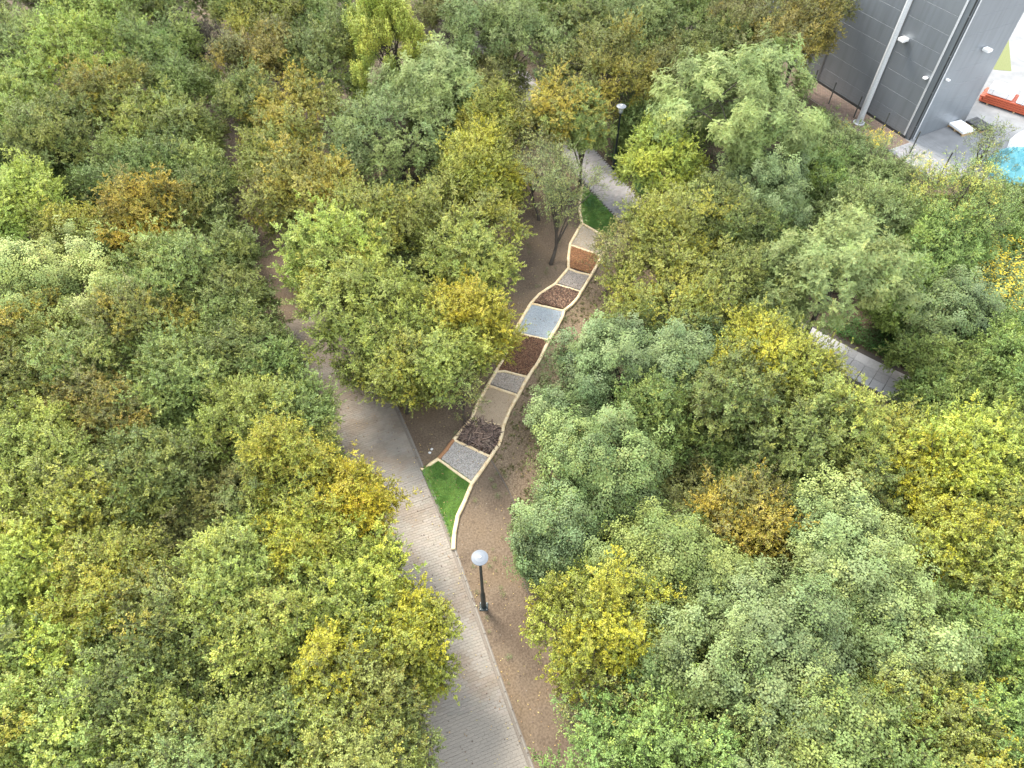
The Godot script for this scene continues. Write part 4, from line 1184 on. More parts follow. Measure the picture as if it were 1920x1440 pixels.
func trees() -> void:
	var t := [
		["bushy_tree", "sage", "tree", -29.64, -42.63, 0.00, 0.00, 2.46, 5.4, "pale grey-green tree in the far corner opposite the grey building", "trees left of the brick path"],
		["bushy_tree", "olive", "tree", -30.33, -48.78, 0.00, 0.00, 2.20, 5.0, "dark olive tree with golden tips at the far edge, opposite the building", "trees left of the brick path"],
		["bushy_tree", "pale", "tree", -25.50, -46.01, 0.00, 0.00, 2.26, 5.5, "pale sage tree behind the bright yellow-green crown, far left", "trees left of the brick path"],
		["bushy_tree", "lemon", "tree", -25.04, -40.26, 0.00, 0.00, 2.14, 5.9, "bright pale yellow-green crown with spiky shoots in the far left block", "trees left of the brick path"],
		["bushy_tree", "green", "tree", -21.02, -42.22, 0.00, 0.00, 2.23, 5.2, "rich green tree with a dark hollow beside the bare twiggy tree", "trees left of the brick path"],
		["bushy_tree", "pale", "tree", -27.31, -37.70, 0.00, 0.00, 2.00, 4.6, "pale yellowish tree below the grey-green corner tree", "trees left of the brick path"],
		["bushy_tree", "pale", "tree", -26.47, -33.43, 0.00, 0.00, 1.71, 5.0, "washed-out sage tree cut by the left edge, upper third", "trees left of the brick path"],
		["bushy_tree", "gold2", "tree", -21.89, -35.88, 0.00, 0.00, 1.83, 5.5, "gold-flecked tree just below the bright pale yellow-green crown", "trees left of the brick path"],
		["bushy_tree", "olive", "tree", -22.74, -31.83, 0.00, 0.00, 1.80, 5.5, "olive tree with orange patches and a dark side, upper left", "trees left of the brick path"],
		["bushy_tree", "sage2", "tree", -19.19, -33.93, 0.00, 0.00, 2.01, 4.5, "broad sage-green tree midway between left edge and brown track", "trees left of the brick path"],
		["bushy_tree", "green", "tree", -18.06, -29.21, 0.00, 0.00, 1.66, 5.4, "grey-green tree above the dark hollow in the upper left wood", "trees left of the brick path"],
		["bushy_tree", "olive", "tree", -17.39, -34.03, 0.00, 0.00, 1.41, 4.4, "olive tree leaning over the brown track from the left, far end", "trees left of the brick path"],
		["bushy_tree", "sage", "tree", -15.41, -30.58, 0.00, 0.00, 0.95, 4.6, "loose sage tree with its trunk showing at the brown track", "trees left of the brick path"],
		["bushy_tree", "brown", "tree", -25.42, -31.13, 0.00, 0.00, 1.84, 3.2, "brownish olive tree at the left edge above the pale lemon tree", "trees left of the brick path"],
		["bushy_tree", "dark", "tree", -22.06, -30.17, 0.00, 0.00, 1.76, 2.9, "dark green low crown in the hollow of the upper left wood", "trees left of the brick path"],
		["bushy_tree", "orange", "tree", -16.82, -26.19, 0.00, 0.00, 1.85, 5.1, "tree with orange autumn foliage left of the brown track", "trees left of the brick path"],
		["bushy_tree", "lemon", "tree", -22.00, -25.65, 0.00, 0.00, 1.67, 5.8, "bright lemon-green tree at the left edge above the light green maple", "trees left of the brick path"],
		["bushy_tree", "olive", "tree", -15.06, -27.82, 0.00, 0.00, 1.30, 4.3, "olive tree right beside the orange one at the brown track", "trees left of the brick path"],
		["bushy_tree", "green", "tree", -18.93, -39.21, 0.00, 0.00, 1.49, 4.2, "small green tree behind the leaning olive tree at the track", "trees left of the brick path"],
		["bushy_tree", "yel", "tree", -19.03, -24.73, 0.00, 0.00, 1.24, 5.3, "yellow-green tree between the lemon tree and the orange tree", "trees left of the brick path"],
		["bushy_tree", "olive", "tree", -22.88, -49.88, 0.00, 0.00, 1.89, 4.8, "olive tree at the far edge left of the brown track", "trees left of the brick path"],
		["bushy_tree", "yel", "tree", -15.87, -47.64, 0.00, 0.00, 2.10, 4.6, "yellowish tree at the far edge just right of the brown track", "trees at the far end of the park"],
		["bushy_tree", "rust", "tree", -15.25, -41.22, 0.00, 0.00, 2.02, 4.8, "brownish tree with a gold and orange top beyond the brown track", "trees at the far end of the park"],
		["bushy_tree", "dark", "tree", -13.43, -49.71, 0.00, 0.00, 2.13, 3.4, "dark blue-green tree left of the tall lime-yellow tree, far edge", "trees at the far end of the park"],
		["bushy_tree", "olive", "tree", -11.13, -41.50, 0.00, 0.00, 1.96, 5.1, "dark olive tree beside the foot of the lime-yellow tree", "trees at the far end of the park"],
		["bushy_tree", "gold", "tree", -11.86, -34.86, 0.00, 0.00, 2.48, 4.7, "dense golden crown with a dark base right of the brown track", "trees between the brick path and the trail"],
		["bushy_tree", "olive", "tree", -14.29, -35.88, 0.00, 0.00, 1.22, 5.0, "olive tree between the brown track and the dense golden crown", "trees between the brick path and the trail"],
		["bushy_tree", "gold", "tree", -9.81, -28.15, 0.00, 0.00, 2.07, 5.3, "broad golden-yellow crown between brown track and grey-green round bush", "trees between the brick path and the trail"],
		["bushy_tree", "lemon", "tree", -7.64, -23.38, 0.00, 0.00, 1.59, 5.7, "pale lemon-green crown right of the brown track, below the golden crown", "trees between the brick path and the trail"],
		["bushy_tree", "yel", "tree", -12.24, -31.68, 0.00, 0.00, 1.03, 4.3, "small yellow-green tree between the two golden crowns at the track", "trees between the brick path and the trail"],
		["bushy_tree", "sage", "tree", -18.28, -49.26, 0.00, 0.00, 1.39, 5.0, "sage tree on the brown track at the far edge", "trees at the far end of the park"],
		["upswept_tree", "lime", "conetree", -7.32, -40.97, 0.00, 0.00, 2.31, 7.2, "tall lime-yellow tree with upswept branches, brightest at the far edge", "trees at the far end of the park"],
		["feathery_tree", "willow", "droop", -4.47, -37.33, 0.00, 0.00, 2.43, 6.2, "fresh green feathery tree in front of the lime-yellow tree", "trees at the far end of the park"],
		["round_bush", "grey", "dome", -6.07, -32.58, 0.00, 0.00, 3.14, 5.4, "big round grey-green bush in the middle of the wood", "trees between the brick path and the trail"],
		["bushy_tree", "grey", "tree", -0.49, -43.39, 0.00, 0.00, 2.76, 5.6, "grey-green tree behind the brownish crowns at the far path", "trees at the far end of the park"],
		["bushy_tree", "brown", "tree", -1.12, -40.66, 0.00, 0.00, 1.86, 3.3, "brownish tree right of the fresh green feathery one", "trees at the far end of the park"],
		["bushy_tree", "dark", "tree", -3.20, -37.04, 0.00, 0.00, 1.46, 3.0, "dark crown under the feathery green tree", "trees at the far end of the park"],
		["bushy_tree", "brown", "tree", -4.51, -51.06, 0.00, 0.00, 2.03, 3.2, "dark brown bare-looking tree right of the lime-yellow tree", "trees at the far end of the park"],
		["bushy_tree", "dark", "tree", 1.63, -50.23, 0.00, 0.00, 2.48, 4.0, "dark green tall tree at the far edge above the grey path", "trees at the far end of the park"],
		["bushy_tree", "yel", "tree", -1.00, -34.24, 0.00, 0.00, 1.57, 4.9, "olive-yellow tree at the far end of the bare soil strip", "trees at the far end of the park"],
		["bushy_tree", "gold", "tree", 2.60, -34.30, 0.00, 0.00, 1.61, 5.5, "tree with golden tips standing by the far grey path", "trees at the far end of the park"],
		["bushy_tree", "sparse", "tree", 1.43, -30.71, -0.75, -1.16, 1.88, 4.7, "thin see-through olive tree over the bare soil left of the grey path", "trees at the far end of the park"],
		["bushy_tree", "sage", "tree", 3.86, -33.69, -0.37, 0.21, 1.00, 5.3, "small sage tree left of the far lamp post", "trees at the far end of the park"],
		["bushy_tree", "yel2", "tree", -1.75, -29.64, 0.00, 0.00, 1.68, 5.4, "tree with a bright yellow top right of the round grey-green bush", "trees between the brick path and the trail"],
		["bushy_tree", "yel", "tree", -2.31, -26.98, 0.00, 0.00, 2.19, 4.6, "wide yellow-green tree overhanging the bare soil, below the yellow top", "trees between the brick path and the trail"],
		["bushy_tree", "yel", "tree", -5.96, -25.59, 0.00, 0.00, 2.12, 4.9, "yellow-sage crown below the big round grey-green bush", "trees between the brick path and the trail"],
		["bushy_tree", "sage2", "tree", -2.03, -22.95, 0.00, 0.00, 1.73, 5.1, "pale sage-yellow crown reaching toward the wood-chip bed", "trees between the brick path and the trail"],
		["bushy_tree", "dark2", "tree", -5.38, -24.27, 0.00, 0.00, 1.47, 2.9, "dark hollow crown with soil showing beneath it in the middle wood", "trees between the brick path and the trail"],
		["bushy_tree", "sage2", "tree", -6.01, -19.99, 0.00, 0.00, 1.85, 5.5, "sage crown hanging over the path where it turns brown", "trees between the brick path and the trail"],
		["bushy_tree", "gold3", "tree", -1.90, -19.84, 0.00, 0.00, 1.36, 5.0, "golden-yellow small crown beside the blue gravel bed", "trees between the brick path and the trail"],
		["bushy_tree", "sage2", "tree", -3.22, -18.32, 0.00, 0.00, 1.55, 4.9, "sage-yellow tree beside the dark cone bed", "trees between the brick path and the trail"],
		["bushy_tree", "yel", "tree", -4.41, -17.87, 0.00, 0.00, 1.10, 4.6, "yellowish tree at the tip of the wood by the brick path", "trees between the brick path and the trail"],
		["bushy_tree", "sparse", "tree", -1.97, -17.35, 0.00, 0.00, 0.71, 3.5, "thin yellow-green branches hanging over the sand bed", "trees between the brick path and the trail"],
		["bushy_tree", "yel", "tree", -6.82, -21.72, 0.00, 0.00, 1.07, 5.3, "yellow-green tree at the right rim of the brown track", "trees between the brick path and the trail"],
		["bushy_tree", "olive", "tree", 4.40, -44.58, 0.00, 0.00, 1.94, 4.8, "olive tree above the golden one behind the far lamp", "trees at the far end of the park"],
		["bushy_tree", "gold2", "tree", 5.45, -39.26, 0.00, 0.00, 2.30, 5.4, "golden-olive tree behind the far lamp post", "trees at the far end of the park"],
		["bushy_tree", "grey", "tree", 7.84, -45.59, 0.00, 0.00, 1.97, 4.9, "grey-green tree between two dark ones at the far edge", "trees at the far end of the park"],
		["bushy_tree", "brown", "tree", 9.75, -42.78, 0.00, 0.00, 2.43, 3.3, "greyish brown-olive tree left of the tall fresh green tree", "trees at the far end of the park"],
		["bushy_tree", "dark", "tree", 7.05, -51.43, 0.00, 0.00, 1.89, 3.4, "dark tree at the far edge right above the olive tree", "trees at the far end of the park"],
		["bushy_tree", "dark", "tree", 11.77, -48.49, 0.00, 0.00, 2.69, 4.1, "big dark blue-green tree at the far edge, left of the orange-brown tree", "trees at the far end of the park"],
		["bushy_tree", "rust", "tree", 15.29, -41.68, 0.00, 0.00, 3.17, 7.3, "orange-brown tree leaning against the grey building wall", "trees at the far end of the park"],
		["bushy_tree", "olive", "tree", 12.00, -40.63, 0.00, 0.00, 1.74, 5.7, "olive tree behind the top of the tall fresh green tree", "trees at the far end of the park"],
		["leafy_shrub", "green", "shrub", 7.45, -37.31, 0.00, 0.00, 1.12, 3.0, "small fresh green shrub right of the far lamp post", "trees at the far end of the park"],
		["leafy_shrub", "dark", "shrub", 9.25, -37.37, 0.00, 0.00, 1.47, 3.6, "dark green shrub left of the tall fresh green tree", "trees right of the trail"],
		["bushy_tree", "lemon2", "tree", 7.76, -31.22, 0.00, 0.00, 1.60, 4.5, "yellow-green tree at the right rim of the far grey path", "trees right of the trail"],
		["maple_tree", "fresh", "maple", 11.51, -32.83, 0.00, 0.00, 3.36, 8.0, "tall fresh green tree in front of the building, the largest crown", "trees right of the trail"],
		["bushy_tree", "rust", "tree", 17.53, -43.84, 0.00, 0.00, 1.70, 6.3, "orange-brown smaller crown touching the building wall", "trees at the far end of the park"],
		["leafy_shrub", "grey", "shrub", 17.73, -35.05, 0.00, 0.00, 1.95, 2.2, "grey-green bush at the foot of the steel mast", "bushes along the yard fence"],
		["leafy_shrub", "bluedark", "shrub", 12.27, -29.36, 0.00, 0.00, 2.27, 4.6, "dark grey-green bush in front of the tall fresh green tree", "trees right of the trail"],
		["leafy_shrub", "green2", "shrub", 16.00, -31.32, 0.00, 0.00, 1.87, 2.6, "green bush between the fresh green tree and the fence", "bushes along the yard fence"],
		["leafy_shrub", "grey", "shrub", 18.89, -31.51, 0.00, 0.00, 1.83, 2.2, "pale grey-green bush along the fence near the building corner", "bushes along the yard fence"],
		["leafy_shrub", "green2", "shrub", 19.26, -28.54, 0.00, 0.00, 1.98, 2.6, "green bush with yellow flecks left of the thin birch", "bushes along the yard fence"],
		["birch_tree", "birch", "birch", 21.19, -27.86, 0.00, 0.00, 1.73, 5.0, "thin light birch with yellowing leaves near the turquoise tarp", "bushes along the yard fence"],
		["leafy_shrub", "green2", "shrub", 24.04, -28.68, 0.00, 0.00, 1.64, 1.9, "light green bush under the turquoise tarp heap", "bushes along the yard fence"],
		["leafy_shrub", "grey", "shrub", 26.38, -30.32, 0.00, 0.00, 1.16, 1.5, "grey-green bush right below the tarp heap, right edge", "bushes along the yard fence"],
		["birch_tree", "thinbirch", "birch", 25.32, -33.70, 0.00, 0.00, 0.81, 3.8, "sparse young birch standing in front of the concrete yard", "bushes along the yard fence"],
		["leafy_shrub", "green2", "shrub", 19.65, -26.00, 0.00, 0.00, 1.61, 3.8, "light green bush right of the feathery tree over the slab path", "trees right of the trail"],
		["leafy_shrub", "grey", "shrub", 16.59, -27.65, 0.00, 0.00, 1.72, 4.0, "grey-green bush behind the half hidden lamp", "trees right of the trail"],
		["bushy_tree", "yel", "tree", 7.10, -25.10, 0.00, 0.00, 2.13, 5.2, "olive-yellow crown overhanging the trail at the sand and bark beds", "trees right of the trail"],
		["bushy_tree", "olive", "tree", 9.53, -26.31, 0.00, 0.00, 1.49, 4.7, "olive tree left of the dark grey-green bush", "trees right of the trail"],
		["bushy_tree", "sparse", "tree", 4.42, -25.06, 0.99, -0.33, 1.29, 3.9, "thin yellow-green branches hanging over the upper beds", "trees right of the trail"],
		["bushy_tree", "yel", "tree", 6.72, -21.47, 0.00, 0.00, 2.47, 4.5, "wide olive-yellow tree right of the blue gravel bed", "trees right of the trail"],
		["bushy_tree", "olive", "tree", 9.47, -22.21, 0.00, 0.00, 1.71, 4.7, "olive crown between the wide olive-yellow tree and half hidden lamp", "trees right of the trail"],
		["bushy_tree", "dark", "tree", 12.03, -26.41, 0.00, 0.00, 1.20, 2.5, "dark low crown left of the half hidden lamp", "trees right of the trail"],
		["feathery_tree", "feather", "droop", 13.27, -21.90, 0.00, 0.00, 2.20, 6.4, "light green feathery tree hanging over the slab path", "trees right of the trail"],
		["feathery_tree", "feather", "droop", 11.20, -21.09, 0.00, 0.00, 1.07, 4.6, "smaller light green feathery crown left of the slab path", "trees right of the trail"],
		["round_bush", "bluedark", "dome", 18.78, -21.49, 0.00, 0.00, 1.20, 3.4, "round dark blue-green bush beside the goldenrod patch", "trees right of the trail"],
		["leafy_shrub", "green2", "shrub", 17.44, -22.98, 0.00, 0.00, 1.25, 3.4, "light green bush between the feathery tree and the round dark bush", "trees right of the trail"],
		["leafy_shrub", "dark", "shrub", 17.47, -18.98, 0.00, 0.00, 1.07, 2.2, "dark green bush at the right rim of the slabs", "trees right of the trail"],
		["leafy_shrub", "dark", "shrub", 17.28, -16.69, 0.00, 0.00, 1.17, 2.4, "grass-green bush at the lower end of the slabs", "trees right of the trail"],
		["leafy_shrub", "green2", "shrub", 20.76, -19.99, 0.00, 0.00, 1.44, 2.4, "light green bush at the right edge below the goldenrod", "trees right of the trail"],
		["leafy_shrub", "dark", "shrub", 19.64, -17.13, 0.00, 0.00, 1.25, 3.0, "dark bush behind the fallen stalks at the right edge", "trees right of the trail"],
		["leafy_shrub", "green", "shrub", 18.90, -18.30, 0.00, 0.00, 1.00, 2.8, "mid green bush above the fallen stalks", "trees right of the trail"],
		["leafy_shrub", "dark", "shrub", 19.27, -15.58, 0.00, 0.00, 0.81, 3.0, "dark green bush below the fallen stalks, right edge", "trees right of the trail"],
		["bushy_tree", "blue", "tree", 4.19, -17.37, 0.00, 0.00, 1.95, 4.9, "blue-grey green tree right of the cone bed", "trees right of the trail"],
		["bushy_tree", "blue", "tree", 6.56, -17.93, 0.00, 0.00, 1.50, 4.6, "grey-green crown between the blue-grey tree and the yellow-green one", "trees right of the trail"],
		["leafy_shrub", "bluedark", "shrub", 2.04, -16.14, 0.00, 0.00, 1.06, 3.0, "dark green bush reaching toward the sand bed from the right", "trees right of the trail"],
		["maple_tree", "bluemaple", "maple", 3.46, -13.13, 0.00, 0.00, 1.81, 5.0, "pale blue-green tree right of the gravel bed, star-shaped leaf clusters", "trees right of the trail"],
		["bushy_tree", "green", "tree", 5.15, -15.07, 0.00, 0.00, 0.94, 4.7, "green crown above the pale blue-green tree", "trees right of the trail"],
		["round_bush", "bluedark", "dome", 1.68, -11.12, 0.00, 0.00, 1.26, 3.4, "dark blue-green bush right of the near lamp post", "trees right of the trail"],
		["bushy_tree", "brown", "tree", 5.91, -12.55, 0.00, 0.00, 1.20, 2.8, "dark olive-brown crown right of the pale blue-green tree", "trees right of the trail"],
		["bushy_tree", "yel2", "tree", 9.81, -17.03, 0.00, 0.00, 1.60, 5.4, "bright yellow-green tree left of the slabs", "trees right of the trail"],
		["bushy_tree", "sage2", "tree", 11.28, -14.21, 0.00, 0.00, 1.59, 5.5, "broad olive-sage tree hiding the lower slabs", "trees right of the trail"],
		["bushy_tree", "olive", "tree", 9.92, -13.79, 0.00, 0.00, 1.48, 5.0, "olive tree below the bright yellow-green tree left of the slabs", "trees right of the trail"],
		["bushy_tree", "yel", "tree", 13.31, -13.78, 0.00, 0.00, 1.28, 4.2, "yellowish tree below the visible slabs", "trees right of the trail"],
		["bushy_tree", "olive", "tree", 8.08, -15.81, 0.00, 0.00, 1.44, 5.2, "olive tree between the blue-grey trees and the bright yellow-green one", "trees right of the trail"],
		["bushy_tree", "dark", "tree", 8.36, -14.11, 0.00, 0.00, 1.26, 2.8, "dark green crown with a black hollow in the right wood", "trees right of the trail"],
		["bushy_tree", "orange", "tree", 7.38, -10.70, 0.00, 0.00, 1.16, 4.7, "orange-gold tree in the right wood above the blue-grey crown", "trees right of the trail"],
		["bushy_tree", "olive", "tree", 9.43, -11.55, 0.00, 0.00, 1.03, 4.2, "olive crown right of the orange-gold tree", "trees right of the trail"],
		["bushy_tree", "olive", "tree", 11.57, -12.12, 0.00, 0.00, 1.28, 4.6, "olive tree with yellow tips above the pale green maple", "trees right of the trail"],
		["bushy_tree", "yel2", "tree", 13.72, -12.48, 0.00, 0.00, 1.30, 4.6, "bright yellow tree in the right wood below the slabs", "trees right of the trail"],
		["bushy_tree", "lemon2", "tree", 15.61, -12.98, 0.00, 0.00, 1.33, 5.4, "pale lemon-green tree near the right edge below the fallen stalks", "trees right of the trail"],
		["bushy_tree", "yel2", "tree", 13.31, -10.05, 0.00, 0.00, 0.90, 5.0, "yellow crown right of the pale green maple", "trees right of the trail"],
		["bushy_tree", "sage2", "tree", 15.89, -11.06, 0.00, 0.00, 1.24, 4.8, "pale straw-green tree at the right edge, middle height", "trees right of the trail"],
		["maple_tree", "sagemaple", "maple", 10.22, -9.11, 0.00, 0.00, 1.76, 5.8, "pale green maple with a lemon-tinged top in the lower right wood", "trees right of the trail"],
		["maple_tree", "freshmaple", "maple", 4.49, -9.40, 0.00, 0.00, 1.28, 5.4, "fresh green maple right of the near lamp post", "trees right of the trail"],
		["maple_tree", "freshmaple", "maple", 6.00, -8.99, 0.00, 0.00, 0.86, 5.0, "fresh green crown between the lamp-side maple and the blue-grey crown", "trees right of the trail"],
		["bushy_tree", "yel2", "tree", 2.88, -7.61, 0.00, 0.00, 1.54, 4.5, "yellow-green tree with feathery tips over the soil by the near lamp", "trees right of the trail"],
		["maple_tree", "bluegrey", "maple", 6.56, -6.64, 0.00, 0.00, 2.00, 6.2, "large blue-grey tree in the lower right wood", "trees right of the trail"],
		["maple_tree", "sagemaple", "maple", 10.75, -6.91, 0.00, 0.00, 1.55, 5.6, "grey-green maple just below the lemon-tinged one", "trees right of the trail"],
		["maple_tree", "freshmaple", "maple", 4.65, -6.85, 0.00, 0.00, 0.95, 4.8, "green crown left of the large blue-grey tree", "trees right of the trail"],
		["bushy_tree", "sage2", "tree", 14.50, -8.86, 0.00, 0.00, 1.29, 4.5, "sage-olive tree at the right edge, lower half", "trees right of the trail"],
		["bushy_tree", "green", "tree", 12.88, -7.13, 0.00, 0.00, 0.99, 4.9, "green crown between two maples and the right edge", "trees right of the trail"],
		["bushy_tree", "green2", "tree", 14.08, -6.63, 0.00, 0.00, 0.94, 5.1, "light green crown cut by the right edge, lower quarter", "trees right of the trail"],
		["bushy_tree", "yel", "tree", 10.76, -4.95, 0.00, 0.00, 1.22, 5.0, "olive-yellow tree at the bottom edge right of the light green maple", "trees right of the trail"],
		["maple_tree", "freshmaple", "maple", 8.14, -4.69, 0.00, 0.00, 1.36, 5.4, "light green maple at the bottom edge below the large blue-grey tree", "trees right of the trail"],
		["bushy_tree", "green2", "tree", 12.86, -4.75, 0.00, 0.00, 1.15, 5.0, "light green tree in the bottom right corner", "trees right of the trail"],
		["bushy_tree", "dark2", "tree", 4.54, -5.24, 0.00, 0.00, 1.24, 3.0, "dark yellow-green tree at the bottom edge left of the blue-grey one", "trees right of the trail"],
		["bushy_tree", "sparse", "tree", 2.90, -5.42, 0.00, 0.00, 0.88, 3.7, "thin yellow-green branches over the soil at the bottom edge", "trees right of the trail"],
		["bushy_tree", "dark", "tree", 6.38, -4.41, 0.00, 0.00, 1.06, 3.0, "dark green crown at the bottom edge below the large blue-grey tree", "trees right of the trail"],
		["maple_tree", "lightmaple", "maple", -19.10, -21.49, 0.00, 0.00, 2.33, 5.8, "bright light green maple at the left edge, middle height", "trees left of the brick path"],
		["bushy_tree", "brown", "tree", -17.85, -24.45, 0.00, 0.00, 1.47, 2.9, "dark brownish crown right of the bright light green maple", "trees left of the brick path"],
		["bushy_tree", "sage", "tree", -13.97, -21.76, 0.00, 0.00, 1.67, 5.4, "sage tree left of the brown track below the orange tree", "trees left of the brick path"],
		["bushy_tree", "olive", "tree", -12.58, -23.63, 0.00, 0.00, 1.09, 4.6, "olive tree on the left rim of the brown track, middle", "trees left of the brick path"],
		["bushy_tree", "olive", "tree", -11.80, -20.81, 0.00, 0.00, 1.32, 4.4, "grey-olive tree by the track below the rim tree", "trees left of the brick path"],
		["bushy_tree", "gold2", "tree", -14.23, -19.17, 0.00, 0.00, 1.54, 4.9, "olive-gold tree right below the bright light green maple", "trees left of the brick path"],
		["bushy_tree", "gold2", "tree", -19.12, -18.99, 0.00, 0.00, 1.46, 4.7, "gold-flecked tree at the left edge below the light green maple", "trees left of the brick path"],
		["bushy_tree", "dgold", "tree", -17.98, -16.30, 0.00, 0.00, 1.59, 4.7, "dark golden tree with a black base at the left edge", "trees left of the brick path"],
		["bushy_tree", "sage", "tree", -15.86, -17.32, 0.00, 0.00, 1.47, 5.0, "grey-sage tree with upright shoots beside the dark golden one", "trees left of the brick path"],
		["bushy_tree", "sage", "tree", -12.48, -17.36, 0.00, 0.00, 1.61, 4.4, "pale sage tree in the middle of the left wood", "trees left of the brick path"],
		["bushy_tree", "olive", "tree", -10.45, -17.93, 0.00, 0.00, 1.30, 4.6, "grey-olive crown left of the path where it turns brown", "trees left of the brick path"],
		["bushy_tree", "green", "tree", -9.12, -17.49, 0.00, 0.00, 0.74, 4.3, "green-olive crown at the left rim of the brick path, upper", "trees left of the brick path"],
		["bushy_tree", "rust", "tree", -14.92, -15.04, 0.00, 0.00, 1.55, 4.5, "orange-brown tree in the left wood below the grey-sage one", "trees left of the brick path"],
		["bushy_tree", "dark", "tree", -12.85, -15.38, 0.00, 0.00, 1.11, 2.9, "dark green low crown beside the orange-brown tree", "trees left of the brick path"],
		["bushy_tree", "sage2", "tree", -9.39, -15.16, 0.00, 0.00, 1.55, 4.5, "yellow-sage tree left of the green verge", "trees left of the brick path"],
		["bushy_tree", "sage", "tree", -7.83, -15.40, 0.00, 0.00, 0.80, 4.5, "small sage crown touching the green verge of the brick path", "trees left of the brick path"],
		["bushy_tree", "sage2", "tree", -15.80, -13.20, 0.00, 0.00, 1.44, 5.5, "yellow-sage tree at the left edge below the dark golden one", "trees left of the brick path"],
		["bushy_tree", "olive", "tree", -12.40, -12.75, 0.00, 0.00, 1.41, 4.6, "olive tree below the dark green low crown", "trees left of the brick path"],
		["bushy_tree", "brown", "tree", -10.39, -13.35, 0.00, 0.00, 1.45, 3.0, "brown-grey thin crown in the middle of the left wood", "trees left of the brick path"],
		["bushy_tree", "yel", "tree", -7.46, -12.84, 0.00, 0.00, 1.12, 5.2, "yellowish tree left of the bright golden one at the path", "trees left of the brick path"],
		["bushy_tree", "yel", "tree", -16.05, -11.22, 0.00, 0.00, 1.37, 4.9, "yellow tree at the left edge, two thirds down", "trees left of the brick path"],
		["bushy_tree", "yel", "tree", -13.54, -10.90, 0.00, 0.00, 1.32, 5.0, "yellow-flecked tree near the left edge, two thirds down", "trees left of the brick path"],
		["bushy_tree", "brown", "tree", -11.46, -11.14, 0.00, 0.00, 1.26, 3.0, "brown-olive crown left of the dark one in the left wood", "trees left of the brick path"],
		["bushy_tree", "dark2", "tree", -8.85, -11.64, 0.00, 0.00, 1.31, 3.0, "dark crown left of the yellow trees by the brick path", "trees left of the brick path"],
		["bushy_tree", "gold3", "tree", -5.45, -11.60, 0.00, 0.00, 1.17, 4.3, "bright golden-yellow tree overhanging the brick path opposite the lawn wedge", "trees left of the brick path"],
		["bushy_tree", "yel2", "tree", -6.31, -10.05, 0.00, 0.00, 1.20, 4.7, "yellow tree behind the bright golden one", "trees left of the brick path"],
		["bushy_tree", "sage2", "tree", -8.45, -8.94, 0.00, 0.00, 1.23, 5.5, "pale sage tree in the lower left wood", "trees left of the brick path"],
		["bushy_tree", "lemon2", "tree", -14.71, -8.99, 0.00, 0.00, 1.30, 5.3, "yellow-sage tree at the left edge, three quarters down", "trees left of the brick path"],
		["bushy_tree", "yel", "tree", -12.04, -8.45, 0.00, 0.00, 1.25, 5.1, "yellow-olive tree in the lower left wood near the edge", "trees left of the brick path"],
		["bushy_tree", "gold2", "tree", -9.82, -7.73, 0.00, 0.00, 1.03, 5.4, "gold-flecked crown in the lower left wood", "trees left of the brick path"],
		["bushy_tree", "sage2", "tree", -6.98, -7.39, 0.00, 0.00, 1.19, 5.5, "grey-sage tree above the dark hollow in the lower left wood", "trees left of the brick path"],
		["bushy_tree", "sage2", "tree", -5.20, -8.12, 0.00, 0.00, 1.17, 4.4, "sage crown left of the feathery branches over the brick path", "trees left of the brick path"],
		["bushy_tree", "lemon2", "tree", -4.53, -8.88, 0.00, 0.00, 0.88, 4.3, "pale yellow-green tree over the brick path level with the lamp head", "trees left of the brick path"],
		["bushy_tree", "yel2", "tree", -3.05, -7.22, 0.00, 0.00, 0.98, 4.2, "feathery yellow-green tree overhanging the brick path below the lamp", "trees left of the brick path"],
		["bushy_tree", "yel2", "tree", -5.24, -6.17, 0.00, 0.00, 1.05, 4.8, "yellow tree in the lower left wood left of the feathery one", "trees left of the brick path"],
		["bushy_tree", "dark", "tree", -8.31, -6.31, 0.00, 0.00, 1.11, 2.8, "dark green low crown in the hollow of the lower left wood", "trees left of the brick path"],
		["bushy_tree", "olive", "tree", -9.95, -6.30, 0.00, 0.00, 1.07, 5.3, "olive tree left of the dark hollow, lower left", "trees left of the brick path"],
		["bushy_tree", "lemon2", "tree", -12.93, -6.75, 0.00, 0.00, 1.23, 4.5, "yellow-green tree near the left edge above the pale corner trees", "trees left of the brick path"],
		["bushy_tree", "pale", "tree", -13.56, -5.27, 0.00, 0.00, 1.12, 5.1, "very pale green tree in the bottom left corner", "trees left of the brick path"],
		["bushy_tree", "pale", "tree", -11.38, -4.71, 0.00, 0.00, 1.09, 5.3, "pale yellow-green tree beside the bottom left corner one", "trees left of the brick path"],
		["bushy_tree", "sage2", "tree", -9.36, -4.52, 0.00, 0.00, 1.02, 4.7, "sage-yellow tree at the bottom edge, third from the left corner", "trees left of the brick path"],
		["bushy_tree", "olive", "tree", -6.98, -4.46, 0.00, 0.00, 1.05, 5.2, "olive tree at the bottom edge below the dark hollow", "trees left of the brick path"],
		["bushy_tree", "yel", "tree", -4.90, -4.70, 0.00, 0.00, 1.09, 4.4, "yellow-olive tree at the bottom edge left of the brick path", "trees left of the brick path"],
		["bushy_tree", "gold2", "tree", -3.88, -5.31, 0.00, 0.00, 0.80, 4.4, "gold-olive crown at the left rim of the brick path, bottom", "trees left of the brick path"],
		["bushy_tree", "olive", "tree", -3.19, -3.89, 0.00, 0.00, 0.60, 4.6, "small olive crown at the bottom edge beside the brick path", "trees left of the brick path"],
		["bushy_tree", "sparse2", "tree", 1.96, -27.22, 0.34, -1.35, 1.69, 5.3, "slender tree with a bare dark trunk standing on soil beside the upper beds", "trees between the brick path and the trail"],
		["bushy_tree", "bare", "tree", -19.32, -43.88, 0.00, 0.00, 1.09, 4.8, "bare twiggy tree standing on the brown track, far end", "trees left of the brick path"],
	]
